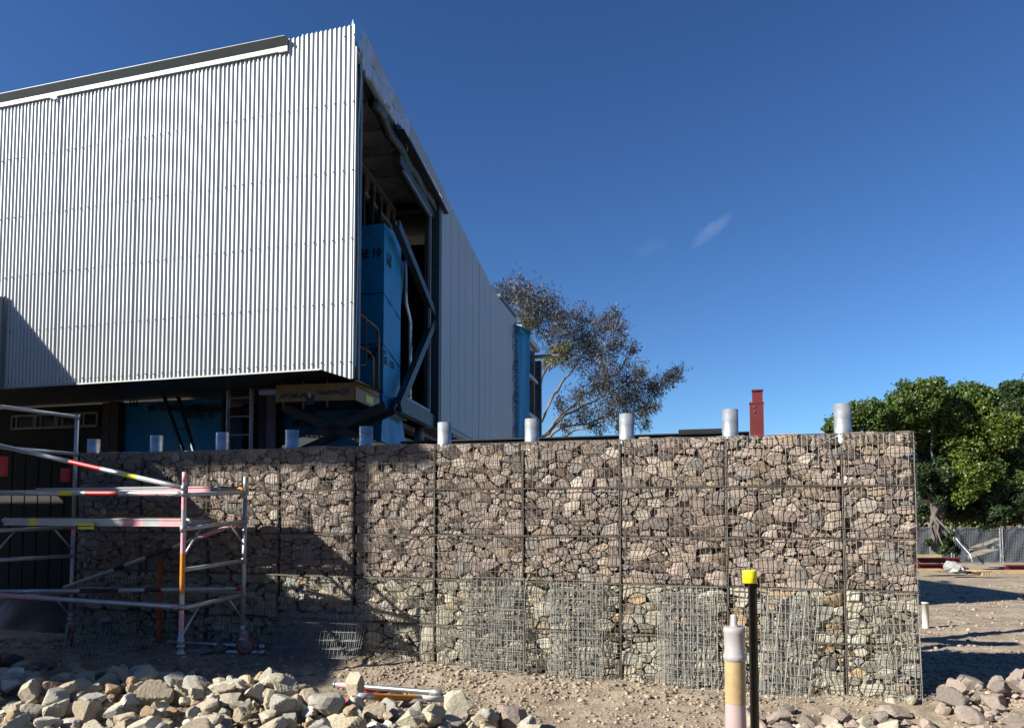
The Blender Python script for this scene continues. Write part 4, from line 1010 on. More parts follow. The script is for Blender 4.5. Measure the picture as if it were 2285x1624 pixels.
for j in range(4):
    mesh_panel(['front mesh panel of the stack leaning in shade beside the scaffold wheel', 'second mesh panel of the stack leaning in shade beside the scaffold wheel', 'third mesh panel of the stack leaning in shade beside the scaffold wheel', 'rearmost mesh panel of the stack leaning in shade beside the scaffold wheel'][j],
               *mp4(608 + 2 * j, 786 + 5 * j, 622 + 2 * j, 800 + 6 * j, 1462 - 2 * j, 1470 - 2 * j, 1368, 1373, .42 - .06 * j, .16 - .03 * j), 21, 5, group='mesh panels leaning in a stack', m=M_WIREB)
mesh_panel('large wire mesh panel lying tilted on the shaded ground below the scaffold', *mp4(138, 322, 156, 343, 1466, 1486, 1386, 1404, 1.25, .55), 20, 5)
mp = mesh_panel('rusty wire mesh sheet lying over the rubble in the bottom left corner', march(-40, 1655), march(150, 1640) , march(-40, 1568) + Vector((0, .1, .06)), march(225, 1580) + Vector((0, .1, .10)), 5, 7, m=mat('rusty_wire', (.22, .14, .09), .8, .2), wr=.0035)

# ------------------------------------------------------------------ smaller things by the wall
def simple(name, mb, m, base, label, cat, group=None, smooth=False): o = mb.build(name, m, None, smooth=smooth); rebase(o, base); return props(o, label, cat, group)
p = Q(354, 1445, .18); q = Q(356, 1240, .18); b_ = Vector((p.x, p.y, hz(p.x, p.y) - .02)); mb = MB(); mb.tube([b_, Vector((b_.x - .01, b_.y, q.z))], .027, 12); mb.lathe(b_, [(.033, 0), (.033, .28), (.027, .29)], 12)
simple('conduit_pipe', mb, M_OCPIPE, b_, 'upright orange conduit pipe behind the scaffold in front of the wall', 'pipe', smooth=True)
p = march(238, 1441); mb = MB(); mb.lathe(p - Vector((0, 0, .05)), [(.055, 0), (.055, .34), (.060, .34), (.060, .38), (0, .385)], 18)
simple('drain_pipe', mb, mat('grey_pvc', (.24, .26, .30), .5), p, 'short grey capped drain pipe standing behind the tilted mesh panel', 'pipe', smooth=True)
p = atz(2066, 1404, -.02); p.z = hz(p.x, p.y); hgt_ = (1404 - 1350) / (FPX / p.y); mb = MB(); mb.lathe(p, [(.048, 0), (.048, hgt_), (.052, hgt_), (.052, hgt_ + .015), (0, hgt_ + .015)], 18)
simple('drain_pipe', mb, M_PVC, p, 'white drain pipe stub standing beyond the right end of the wall', 'pipe', smooth=True)
for i, (a, b2, dd) in enumerate((((375, 1432), (592, 1442), .28), ((420, 1452), (592, 1455), .34))):
    p, q = Q(*a, dd), Q(*b2, dd); mb = MB(); mb.tube([p, q], .022, 10); mb.tube([q - (q - p).normalized() * .10, q], .027, 10)
    simple('steel_tube', mb, M_GALV, p, ['upper steel tube lying along the foot of the wall behind the scaffold wheel', 'lower steel tube lying along the foot of the wall behind the scaffold wheel'][i], 'tube', 'steel tubes lying at the wall foot', smooth=True)
# red steel column and beam behind the wall
p = atY(1689, 965, 9.3); mb = MB(); zt1 = atY(1689, 898, 9.3).z; zt2 = atY(1689, 870, 9.3).z
t = thing('steel_column', (p.x, p.y, 0), 'red oxide steel column with narrower top rising behind the gabion wall', 'column')
mb.box((p.x, p.y, zt1 / 2), .082, .06, zt1 / 2, (U, N, up)); mb.build('shaft', M_COLRED, t)
mb = MB(); mb.box((p.x + .02, p.y + .02, (zt1 + zt2) / 2), .062, .05, (zt2 - zt1) / 2, (U, N, up)); mb.build('upper_plate', M_COLRED, t)
for (a, b2, z_) in ((0, .088, zt1 - .012), (.02, .068, zt2 - .008)):
    mb = MB(); mb.box((p.x + a, p.y + a, z_), b2, .066, .009, (U, N, up)); mb.build('cap_plate', M_COLRED, t)
mb = MB()
for z_ in (zt1 - .06, zt1 - .12): mb.lathe(Vector((p.x, p.y, z_)) + N * .06 - U * .03, [(.010, 0), (.010, .012), (0, .012)], 6, axis=N)
mb.build('bolt', M_CASTER, t, kind='stuff')
mb = MB(); mb.sbox(sof(900, -1.2), sof(1672, -1.2), -1.28, -1.12, 2.48, 2.64); mb.sbox(sof(900, -1.2), sof(1672, -1.2), -1.32, -1.08, 2.64, 2.655); mb.sbox(-2.2, -1.72, -1.3, -1.1, 2.66, 2.70)
o = simple('steel_beam', mb, M_BLACK, W(-4, -1.2, 2.48), 'long black steel beam running just behind the top of the gabion wall', 'beam')
for s_ in (-5.2, -3.6, -1.9): mb = MB(); mb.sbox(s_ - .05, s_ + .05, -1.25, -1.15, 0, 2.48); mb.build('stanchion', M_BLACK, None); o2 = COL.objects[-1]; o2.parent = o; o2.matrix_parent_inverse = Matrix.Translation(-Vector(o.location))
# plank end poking out at the right end of the wall
p = atY(2050, 1118, 7.15); mb = MB(); mb.box(p + Vector((-.1, 0, 0)), .16, .03, .016); o = simple('timber_plank', mb, mat('grey_timber', (.36, .35, .31), .8), p, 'grey plank end sticking out past the right edge of the wall', 'plank')
mb = MB(); mb.box(p + Vector((.068, 0, 0)), .012, .031, .017); mb.build('painted_end', M_ORANGE, o); oo = COL.objects[-1]; oo.matrix_parent_inverse = Matrix.Translation(-Vector(o.location))
# tarp under the undercroft
a = [march(-60, 1395), march(150, 1408)]
w_ = wrap('plastic_tarp', [Vector((-7.9, 10.3, .05)), Vector((-6.2, 9.9, .05)), Vector((-6.3, 11.4, .45)), Vector((-8.6, 11.9, .5))], parent=None, m=M_TARP, amp=.05, seed=21); props(w_, 'dark blue plastic sheet on the ground in the dark undercroft', 'tarp')
mb = MB(); pts = [Vector((-7.95, 10.25, .10)), Vector((-7.3, 10.1, .13)), Vector((-6.7, 10.0, .09)), Vector((-6.2, 9.85, .06))]
mb.tube(pts, .012, 5); o = mb.build('pale_hem', M_PVC, w_)

# ------------------------------------------------------------------ bollard and picket, close to the camera
def vz(py, Y): return EYE + (ray(1142, py).z / ray(1142, py).y) * Y
YB = 3.25; pb = atY(1640, 1500, YB); bx0, by0 = pb.x, pb.y
bo = thing('bollard', (bx0, by0, 0), 'white and pink plastic delineator bollard with tan band in the foreground', 'bollard')
sx = YB / FPX   # metres per photo pixel there
Zs = lambda py: vz(py, YB)
mb = MB(); c = Vector((bx0, by0, 0))
mb.lathe(c, [(.0, Zs(1369)), (.010, Zs(1370)), (.014, Zs(1374)), (.014, Zs(1392)), (.020, Zs(1397)), (.026, Zs(1398))], 16); mb.build('handle_nub', M_BOLL, bo, smooth=True)
mb = MB(); mb.lathe(c, [(.026, Zs(1398)), (.042, Zs(1397.5)), (.047, Zs(1402)), (.048, Zs(1408)), (.044, Zs(1413)), (.0435, Zs(1455)), (.047, Zs(1459)), (.050, Zs(1464)), (.047, Zs(1470)), (.043, Zs(1473))], 28); mb.build('head', M_BOLL, bo, smooth=True)
mb = MB(); mb.lathe(c, [(.0435, Zs(1473)), (.0438, Zs(1567))], 28); bandp = mb.build('reflective_band', M_BAND, bo, smooth=True)
mb = MB()
for y_ in (1499, 1525): mb.lathe(c, [(.0440, Zs(y_)), (.0446, Zs(y_ + .6)), (.0440, Zs(y_ + 1.2))], 28)
mb.build('band_seam', M_BAND, bandp, kind='stuff')
mb = MB(); mb.lathe(c, [(.043, Zs(1567)), (.046, Zs(1640)), (.060, .12), (.16, .05), (.17, .0)], 28); mb.build('lower_body', M_BOLLP, bo, smooth=True)
YP = 2.95; pp = atY(1679, 1450, YP); c = Vector((pp.x, pp.y, 0)); zp = vz(1290, YP)
pk = thing('star_picket', (c.x, c.y, 0), 'black steel star picket with yellow plastic cap beside the white bollard', 'picket')
mb = MB(); prof = []
for k in range(3):
    t = radians(90 + 120 * k + 14); tn_ = Vector((-sin(t), cos(t), 0)); rd = Vector((cos(t), sin(t), 0))
    prof += [rd * .021 + tn_ * -.0022, rd * .021 + tn_ * .0022]; t2 = t + radians(60); prof.append(Vector((cos(t2), sin(t2), 0)) * .004)
n_ = len(prof); vs = [c + v + Vector((0, 0, 0)) for v in prof] + [c + v + Vector((0, 0, zp)) for v in prof]
mb.add(vs, [(i, (i + 1) % n_, n_ + (i + 1) % n_, n_ + i) for i in range(n_)] + [tuple(range(n_, 2 * n_))])
mb.build('steel_post', mat('picket_steel', (.018, .017, .015), .35, .3, var=.4, nscale=30), pk)
cc = Vector((c.x - .006, c.y, 0)); mb = MB(); mb.lathe(cc, [(.0262, vz(1300, YP)), (.0278, vz(1299, YP)), (.0270, vz(1274, YP)), (.025, vz(1271.5, YP)), (.0, vz(1271, YP))], 24); mb.build('cap', M_YCAP, pk, smooth=True)
for o in COL.objects:
    if o.name == 'cap':
        for pl in o.data.polygons: pl.use_smooth = abs(pl.normal.z) < .5

# dismantled scaffold frames on the ground
ft = thing('dismantled_frame', march(870, 1560), 'dismantled aluminium scaffold frame with orange band lying on the gravel behind the rock heap', 'scaffold frame')
def gpt(px, py, h): 
    m = march(px, py); r = ray(px, py); t = (h + m.z - EYE) / r.z; return Vector((r.x * t, r.y * t, h + m.z))
def ftube(name, a, b2, h, parts=(), r=.026): mb = MB(); seg(mb, gpt(*a, h), gpt(*b2, h), r, parts); mb.build(name, None, ft, smooth=True)
ftube('tube', (744, 1526), (985, 1545), .09, [(0, .03, M_CASTER), (.05, .16, M_PINK), (.16, .9, M_CASTER)])
ftube('tube', (800, 1552), (1000, 1560), .10, [(.15, .62, M_ORANGE), (.68, 1, M_PVC)])
ftube('cross_tube', (846, 1530), (896, 1548), .06, (), .022); ftube('cross_tube', (957, 1541), (1004, 1556), .06, (), .022)
ftube('end_tube', (778, 1563), (842, 1548), .04, [(0, 1, M_RAWRED)], .026)
ftube('end_tube', (790, 1543), (865, 1541), .04, [(0, 1, M_RAWRED)], .020)

# ------------------------------------------------------------------ rocks
placed = []
H = [ # px, py, width, height, colour, label
 (335, 1553, 82, 66, 'tan', 'large rounded tan rock under the pale grey one at the centre of the left heap'),
 (331, 1515, 47, 38, 'grey', 'pale grey rock perched on the large tan rock of the left heap'),
 (209, 1547, 60, 44, 'buff', 'wide buff rock with a dark right side left of the large tan rock'),
 (270, 1582, 64, 38, 'pale', 'flat pale grey rock below the large tan rock'),
 (189, 1594, 48, 62, 'tan', 'upright yellowish tan slab near the left bottom of the heap'),
 (508, 1538, 82, 44, 'pale', 'longest pale rock at the back of the heap right of the scaffold wheel'),
 (437, 1531, 56, 44, 'grey', 'grey pointed rock just right of the front scaffold wheel'),
 (562, 1517, 50, 34, 'pink', 'pinkish rock alone at the shadow edge behind the heap'),
 (636, 1537, 52, 62, 'buff', 'tall pointed triangular buff rock on the heap crest'),
 (604, 1566, 42, 50, 'tan', 'tan egg shaped rock left below the pointed triangular rock'),
 (568, 1549, 50, 46, 'pale', 'pale rock between the longest rock and the pointed triangular rock'),
 (158, 1520, 58, 40, 'buff', 'angular buff rock on the crest left of the heap centre'),
 (80, 1516, 44, 34, 'tan', 'tan rock at the back left of the heap beside the dark ground'),
 (228, 1501, 56, 28, 'buff', 'low buff rock on the topmost part of the left crest'),
 (268, 1505, 34, 42, 'buff', 'narrow upright buff rock on the crest above the heap centre'),
 (308, 1502, 40, 34, 'pale', 'peaked pale rock on the crest behind the perched grey rock'),
 (425, 1518, 24, 42, 'grey', 'narrow upright grey rock directly under the front scaffold wheel'),
 (390, 1520, 34, 44, 'buff', 'leaning buff rock left of the narrow upright grey rock'),
 (728, 1578, 78, 60, 'grey', 'biggest grey boulder in front of the lying scaffold frame'),
 (790, 1530, 40, 54, 'buff', 'upright buff rock covering the end of the lying scaffold frame'),
 (790, 1572, 40, 40, 'pale', 'pale blocky rock right of the biggest grey boulder'),
 (819, 1597, 38, 34, 'tan', 'tan blocky rock low in the middle of the foreground'),
 (867, 1574, 38, 32, 'grey', 'grey rock below the orange banded tube'),
 (929, 1586, 40, 34, 'grey', 'round grey rock left of the two upright buff rocks'),
 (968, 1601, 50, 58, 'buff', 'upright buff rock just left of the tallest one at the frame end'),
 (1021, 1576, 64, 70, 'buff', 'tallest upright buff rock at the right end of the lying frame'),
 (1081, 1602, 62, 50, 'tan', 'square buff rock with a dark right side near the end of the heap'),
 (1144, 1600, 66, 50, 'pink', 'pinkish grey rock at the right end of the left heap'),
 (996, 1614, 78, 30, 'grey', 'low dark grey rock at the bottom edge below the tallest buff rock'),
 (918, 1566, 66, 20, 'pink', 'flat pinkish rock lying against the orange banded tube'),
 (120, 1560, 28, 44, 'pale', 'narrow pale upright rock left of the wide buff rock'),
 (18, 1535, 52, 40, 'tan', 'tan rock at the left edge of the frame above the rusty mesh'),
 (1738, 1603, 54, 36, 'pink', 'pink rock just right of the black picket at the bottom'),
 (1877, 1598, 50, 38, 'pink', 'tallest pink rock of the row below the mesh panels'),
 (1930, 1607, 40, 22, 'buff', 'small buff rock with a bit of twisted wire below the wall'),
 (1995, 1590, 78, 30, 'pink', 'long flat pink rock below the right end of the wall'),
 (2157, 1523, 72, 34, 'pink', 'long sloping pink rock on the crest of the right heap'),
 (2122, 1541, 42, 30, 'pink', 'rounded pink rock left end of the right heap crest'),
 (2226, 1527, 38, 40, 'pink', 'dark sided pink rock standing on the right heap'),
 (2272, 1514, 38, 48, 'pink', 'tall pink rock at the right edge of the frame'),
 (2171, 1594, 62, 36, 'pink', 'pink rock at the front of the right heap'),
 (2225, 1570, 46, 40, 'pink', 'pink rock at the middle of the right heap'),
 (2268, 1608, 56, 42, 'pink', 'pink rock in the bottom right corner'),
 (1808, 1612, 40, 30, 'dark', 'dull pink rock between the picket side rock and the tallest pink rock'),
 (1760, 1585, 34, 18, 'dark', 'thin dark rock behind the rock beside the picket'),
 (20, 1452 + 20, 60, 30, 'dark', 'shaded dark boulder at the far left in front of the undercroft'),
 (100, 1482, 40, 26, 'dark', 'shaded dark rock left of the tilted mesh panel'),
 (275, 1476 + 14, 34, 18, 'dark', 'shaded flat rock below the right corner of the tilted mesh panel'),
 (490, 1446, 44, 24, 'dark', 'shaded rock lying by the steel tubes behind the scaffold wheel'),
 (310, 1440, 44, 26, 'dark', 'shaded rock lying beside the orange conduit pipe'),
]
for i, (px, py, w_, h_, colr, lab) in enumerate(H):
    g_ = march(px, py + h_ * .50); Y = g_.y + .03; m_ = Y / FPX; c = atY(px, py, Y)
    hh = h_ * m_ * 1.05; ww = w_ * m_ * 1.03
    rock(i * 7 + 3, (c.x, Y + .02, c.z), (ww, (ww + hh) * .5, hh), (random.uniform(-.15, .15), random.uniform(-.12, .12), random.choice((0, pi)) + random.uniform(-.25, .25)), colr, lab, None)
    placed.append((c.x, Y, c.z, (ww + hh) / 4))
rr = random.Random(99)
def scatter(n, x0, x1, y0, y1, sz, cols, label, group, dens, layers=(.25,)):
    k = 0
    for _ in range(n * 12):
        if k >= n: break
        x, y = rr.uniform(x0, x1), rr.uniform(y0, y1)
        if rr.random() > dens(x, y): continue
        sz_ = rr.choice(sz) * rr.uniform(.8, 1.2); z = hz(x, y) + sz_ * rr.choice(layers)
        if any((x - a) ** 2 + (y - b2) ** 2 + (z - c) ** 2 < (.62 * (r + sz_ / 2)) ** 2 for a, b2, c, r in placed): continue
        placed.append((x, y, z, sz_ / 2)); k += 1
        rock(rr.randrange(99), (x, y, z), (sz_ * rr.uniform(.9, 1.3), sz_ * rr.uniform(.8, 1.1), sz_ * rr.uniform(.6, .95)), (rr.uniform(-.5, .5), rr.uniform(-.5, .5), rr.uniform(0, 6.28)), rr.choice(cols), label, group)
rub = MB()
def rubble(n, x0, x1, y0, y1, sz, cols, dens, layers):
    k = 0
    for _ in range(n * 12):
        if k >= n: break
        x, y = rr.uniform(x0, x1), rr.uniform(y0, y1)
        if rr.random() > dens(x, y): continue
        sz_ = rr.choice(sz) * rr.uniform(.7, 1.2); z = hz(x, y) + sz_ * rr.choice(layers)
        if any((x - a) ** 2 + (y - b2) ** 2 + (z - c) ** 2 < (.55 * (r + sz_ / 2)) ** 2 for a, b2, c, r in placed): continue
        placed.append((x, y, z, sz_ / 2)); k += 1
        p, f = SMALL[rr.randrange(len(SMALL))]; mt = Matrix.Rotation(rr.uniform(0, 6.28), 3, 'Z') @ Matrix.Rotation(rr.uniform(-.6, .6), 3, 'X'); d_ = (sz_ * rr.uniform(.9, 1.3), sz_ * rr.uniform(.8, 1.1), sz_ * rr.uniform(.6, .95)); c_ = Vector((x, y, z))
        rub.add([c_ + mt @ Vector((q[0] * d_[0], q[1] * d_[1], q[2] * d_[2])) for q in p], [tuple(t) for t in f], None, RC[rr.choice(cols)])
SMALL = [rockshape(500 + i, 2, 13, .02) for i in range(10)]
hl = lambda x, y: sm(.55, -.9, x) * sm(6.72 - .75 * sm(-2.6, -1.2, x), 6.4 - .75 * sm(-2.6, -1.2, x), y) * (.35 if x < -3.75 and y < 6.1 else 1)
hr = lambda x, y: sm(3.55, 4.0, x) * sm(6.9, 6.5, y)
HAND = {0: 'large tan rock', 1: 'perched pale grey rock', 3: 'flat pale grey rock', 4: 'upright yellowish slab', 5: 'longest pale rock', 6: 'grey pointed rock', 8: 'pointed triangular rock', 9: 'tan egg shaped rock', 12: 'tan rock at the back left', 13: 'low buff rock on the left crest', 18: 'biggest grey boulder', 19: 'upright rock over the tube end', 20: 'pale blocky rock', 23: 'round grey rock', 25: 'tallest upright buff rock', 26: 'square buff rock', 27: 'pinkish grey end rock', 31: 'tan rock at the left edge', 30: 'narrow pale upright rock', 28: 'low dark grey rock',
        36: 'long sloping pink rock', 37: 'rounded pink rock', 38: 'dark sided pink rock', 39: 'tall pink rock at the right edge', 40: 'pink rock at the front of the heap', 41: 'pink rock in the heap middle', 42: 'pink corner rock', 33: 'tallest pink rock below the panels', 35: 'long flat pink rock', 32: 'pink rock beside the picket'}
used_l = {}
def autolabel(c, colr):
    u_ = lambda v: ((v[0] / v[1]) * FPX + CX, HORZ - (v[2] - EYE) / v[1] * FPX); x, y = u_(c)
    k = min(HAND, key=lambda i: (H[i][0] - x) ** 2 + (H[i][1] - y) ** 2); dx, dy = x - H[k][0], y - H[k][1]
    v_ = ('above' if dy < 0 else 'below') if abs(dy) > 14 else ''; h_ = ('left' if dx < 0 else 'right') if abs(dx) > 14 else ''
    w_ = {'': 'partly hidden by'}.get(v_ + h_) or (v_ + (' and ' if v_ and h_ else '') + h_ + (' of' if h_ else ''))
    dist = 'just' if math.hypot(dx, dy) < 48 else 'further'
    L_ = ('pinkish' if colr == 'pink' else colr) + ' rock ' + dist + ' ' + w_ + ' the ' + HAND[k]
    n_ = used_l.get(L_, 0); used_l[L_] = n_ + 1
    return L_ if n_ == 0 else ['second ', 'third ', 'fourth ', 'fifth ', 'sixth ', 'seventh ', 'eighth '][n_ - 1] + L_
HORZ = CY + FPX * tan(PIT)
def scatter2(n, x0, x1, y0, y1, sz, cols, group, dens, layers):
    k = 0
    for _ in range(n * 14):
        if k >= n: break
        x, y = rr.uniform(x0, x1), rr.uniform(y0, y1)
        if rr.random() > dens(x, y): continue
        sz_ = rr.choice(sz) * rr.uniform(.85, 1.15); z = hz(x, y) + sz_ * rr.choice(layers)
        if any((x - a) ** 2 + (y - b2) ** 2 + (z - c) ** 2 < (.66 * (r + sz_ / 2)) ** 2 for a, b2, c, r in placed): continue
        placed.append((x, y, z, sz_ / 2)); k += 1; c3 = rr.choice(cols)
        rock(rr.randrange(99), (x, y, z), (sz_ * rr.uniform(.9, 1.3), sz_ * rr.uniform(.8, 1.1), sz_ * rr.uniform(.6, .95)), (rr.uniform(-.5, .5), rr.uniform(-.5, .5), rr.uniform(0, 6.28)), c3, autolabel((x, y, z), c3), group)
scatter2(110, -5.2, .5, 4.95, 6.7, (.21, .18, .15), ['buff', 'buff', 'tan', 'grey', 'pale', 'grey'], 'rocks of the left heap', hl, (.25, .4, .6))
scatter2(34, 3.5, 5.2, 5.5, 6.9, (.21, .16), ['pink', 'pink', 'dark', 'pink'], 'rocks of the right heap', hr, (.3, .55, .75))
rubble(520, -5.2, .7, 4.9, 6.75, (.13, .10, .08, .055), ['buff', 'tan', 'grey', 'pale', 'tan', 'rust'], hl, (.3, .6, .9))
rubble(150, 3.4, 5.4, 5.4, 7.0, (.12, .08, .05), ['pink', 'pink', 'dark'], hr, (.3, .6))
rubble(60, 1.9, 3.7, 5.7, 6.5, (.15, .10, .07), ['pink', 'pink', 'dark', 'buff'], lambda x, y: .5 * sm(6.5, 6.0, y), (.2,))
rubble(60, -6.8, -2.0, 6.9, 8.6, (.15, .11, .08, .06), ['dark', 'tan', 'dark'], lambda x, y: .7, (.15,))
rubble(60, -4.5, 3.2, 6.2, 8.0, (.05, .035), ['tan', 'dark', 'buff'], lambda x, y: .6, (.15,))
o = rub.build('rubble', M_ROCK, None, kind='stuff'); o['label'] = 'small stones filling the gaps of the rock heaps and strewn about'
# two stones under the skewed mesh at the foot of the wall
for i, (px, py, w_, h_) in enumerate(((1992, 1562, 36, 24), (2036, 1560, 34, 22))):
    g_ = Q(px, py, .09); m_ = g_.y / FPX; rock(40 + i, g_, (w_ * m_, .12, h_ * m_), (.1, 0, .3 * i), 'buff', ['left one of two buff stones under the skewed mesh at the wall foot', 'right one of two buff stones under the skewed mesh at the wall foot'][i], None)

# gravel: thousands of pebbles in one mesh
v0, f0 = ICO[0]
def gravel(n, x0, x1, y0, y1, smin, smax, seed, keep=None):
    r = np.random.default_rng(seed); x = r.uniform(x0, x1, n); y = r.uniform(y0, y1, n) 
    if keep is not None: k = r.random(n) < keep(x, y); x, y = x[k], y[k]; n = len(x)
    s_ = smin + (smax - smin) * r.random(n) ** 4; z = hgt(x, y) + s_ * .12
    sc_ = np.stack([s_ * r.uniform(.4, .75, n), s_ * r.uniform(.4, .7, n), s_ * r.uniform(.25, .5, n)], 1); th = r.uniform(0, 6.28, n)
    pts = v0[None] * sc_[:, None, :] * r.uniform(.75, 1.2, (n, 12, 1)); X = pts[..., 0] * np.cos(th)[:, None] - pts[..., 1] * np.sin(th)[:, None]; Y = pts[..., 0] * np.sin(th)[:, None] + pts[..., 1] * np.cos(th)[:, None]
    V = np.stack([X + x[:, None], Y + y[:, None], pts[..., 2] + z[:, None]], 2).reshape(-1, 3); F = (f0[None] + 12 * np.arange(n)[:, None, None]).reshape(-1, 3)
    base = np.array([[.37, .30, .22], [.30, .24, .18], [.42, .345, .26], [.33, .265, .20], [.27, .215, .165]])[r.integers(0, 5, n)] * r.uniform(.75, 1.2, (n, 1))
    return V, F, np.repeat(base, 12, 0)
Vs, Fs, Ts = [], [], []; o_ = 0
for args in ((30000, -5.5, 6.2, 5.0, 9.2, .008, .045, 1, lambda x, y: (vnoise(x * 2.2, y * 2.2, 8) > .35) * .8 + .2), (9000, -6.5, 5, 6.8, 9.4, .012, .06, 2, lambda x, y: smn(.9, .0, np.abs(((x - A0.x) * N.x + (y - A0.y) * N.y) - .35)) ), (6000, 4, 16, 7, 20, .02, .07, 3, None)):
    V, F, T = gravel(*args); Vs.append(V); Fs.append(F + o_); Ts.append(T); o_ += len(V)
g = npmesh('gravel', np.concatenate(Vs), np.concatenate(Fs), mat('pebble', (.3, .3, .3), .95, attr=True, var=.1, spec=.2), np.concatenate(Ts), kind='stuff')
g['label'] = 'brown gravel and clods strewn over the bare ground'

# ------------------------------------------------------------------ right hand background
fence = thing('site_fence', atz(2180, 1254, -.85), 'temporary site fence panels with torn dark shade cloth behind the tree', 'fence')
YF = 37.5
FP = [atz(x, 1254, -.85) for x in (1955, 2040, 2125, 2234, 2345, 2460)]
for p in FP: p.y = YF
zf0, zf1 = -.80, vz(1177, YF)
for i, x in enumerate((1930, 2017, 2125, 2234, 2343)):
    p = atY(x, 1200, YF); p2 = atY((2017, 2125, 2234, 2343, 2452)[i], 1200, YF)
    mb = MB()
    for q in (p + Vector((.06, 0, 0)), p2 - Vector((.06, 0, 0))): mb.tube([(q.x, YF, zf0 - .1), (q.x, YF, zf1 + .12)], .03, 6)
    for z in (zf0, zf1): mb.tube([(p.x, YF, z), (p2.x, YF, z)], .022, 6)
    mb.build('panel_frame', M_GALV, fence)
    mb = MB(); n = 30
    for k in range(n): xx = p.x + (p2.x - p.x) * (k + .5) / n; mb.bar((xx, YF + .01, zf0), (xx, YF + .01, zf1), .008, .008)
    for k in range(12): zz = zf0 + (zf1 - zf0) * (k + .5) / 12; mb.bar((p.x, YF + .01, zz), (p2.x, YF + .01, zz), .008, .008)
    mb.build('wire_infill', M_WIREB, fence)
    mb = MB(); vs = []; fs = []; nu, nv = 80, 56; rk = random.Random(i)
    for a in range(nv + 1):
        for b_ in range(nu + 1):
            u_, v_2 = b_ / nu, a / nv; vs.append((p.x + (p2.x - p.x) * u_, YF + .06 + .05 * sin(9 * u_ + 5 * v_2 + i) + .03 * sin(21 * u_ - 8 * v_2), zf0 + (zf1 - zf0) * v_2))
    for a in range(nv):
        for b_ in range(nu):
            u_, v_2 = (b_ + .5) / nu, (a + .5) / nv
            if i == 2 and (abs(v_2 - .15 - .45 * (u_ - .3)) < .07 and u_ > .3 or abs(v_2 - .45 - .5 * (u_ - .5)) < .05 and u_ > .35): continue
            q = a * (nu + 1) + b_; fs.append((q, q + 1, q + nu + 2, q + nu + 1))
    mb.add(vs, fs); mb.build('shade_cloth', M_CLOTH, fence, smooth=True)
mb = MB(); mb.tube([atY(2130, 1180, YF - .1), atY(2131, 1196, YF - .2), atY(2142, 1212, YF - .6), atY(2165, 1237, YF - 1.2), atY(2171, 1256, YF - 1.4)], .035, 6); mb.build('stay_pole', M_GALV, fence, smooth=True)

# steel beams stacked behind, with timber and plastic
def zg(y): return hz(13, y)
YQ = 27.0
for i, (x0, x1, y0, y1, yy, m, lab, cat) in enumerate(((2040, 2142, 1244, 1255, YQ, M_COLRED, 'upper red oxide beam of the stack beyond the wall end', 'beam'), (2040, 2122, 1257, 1269, YQ - .3, M_COLRED, 'lower red oxide beam of the stack beyond the wall end', 'beam'), (2245, 2330, 1260, 1271, YQ + 3, M_COLRED, 'short red steel section on the ground at the right edge', 'beam'))):
    a, b_ = atY(x0, y1, yy), atY(x1, y0, yy); mb = MB(); cx_, cz_ = (a.x + b_.x) / 2, (a.z + b_.z) / 2; hx_, hz_ = (b_.x - a.x) / 2, (b_.z - a.z) / 2
    mb.box((cx_, yy, b_.z - .02), hx_, .12, .02); mb.box((cx_, yy, a.z + .02), hx_, .12, .02); mb.box((cx_, yy + .02, cz_), hx_, .02, hz_ - .03)
    mb.box((b_.x - .3, yy - .05, cz_), .012, .06, hz_ - .03)
    simple('steel_beam', mb, m, (cx_, yy, a.z), lab, cat)
for i, (x0, x1, yc, yy, th, lab) in enumerate(((2040, 2098, 1240, YQ - .2, .05, 'pale timber bearer on top of the red beams'), (2040, 2100, 1271, YQ - .8, .04, 'thin timber under the red beams'), (2163, 2330, 1275.5, YQ - 1.2, .06, 'long pale timber plank lying beyond the wall end'))):
    a, b_ = atY(x0, yc, yy), atY(x1, yc, yy); mb = MB(); mb.box(((a.x + b_.x) / 2, yy, a.z), (b_.x - a.x) / 2, .1, th); simple('timber_plank', mb, M_TIMBER, ((a.x + b_.x) / 2, yy, a.z - th), lab, 'plank')
mb = MB(); pts_ = [(2104, 1262), (2112, 1250), (2122, 1251), (2135, 1258), (2150, 1268), (2166, 1277), (2158, 1281), (2146, 1278), (2136, 1281), (2118, 1276), (2106, 1272)]
vs = [atY(x, y, YQ - 1.0 - .5 * (i > 5)) for i, (x, y) in enumerate(pts_)]; cc = sum(vs, Vector()) / len(vs) + Vector((0, -.35, .12)); 
mids = [v.lerp(cc, .5) + Vector((0, -.15 * (i % 2), .06 * ((i * 7) % 3 - 1))) for i, v in enumerate(vs)]; nn_ = len(vs)
mb.add(vs + mids + [cc], [(i, (i + 1) % nn_, nn_ + (i + 1) % nn_, nn_ + i) for i in range(nn_)] + [(nn_ + i, nn_ + (i + 1) % nn_, 2 * nn_) for i in range(nn_)])
simple('plastic_sheet', mb, M_PLASTIC, vs[9], 'crumpled clear plastic sheet draped over the ends of the red beams', 'plastic sheet')
t = thing('pallet', atY(2190, 1279, YQ - 2), 'small timber pallet lying beyond the wall end by the long plank', 'pallet')
for k in range(4): p = atY(2181 + 6 * k, 1277, YQ - 2); mb = MB(); mb.box((p.x, p.y, p.z), .03, .3, .07); mb.build('block', M_TIMBER, t)
p = atY(2190, 1273, YQ - 2); mb = MB(); mb.box((p.x, p.y, p.z), .36, .3, .012); mb.build('top_board', M_TIMBER, t)
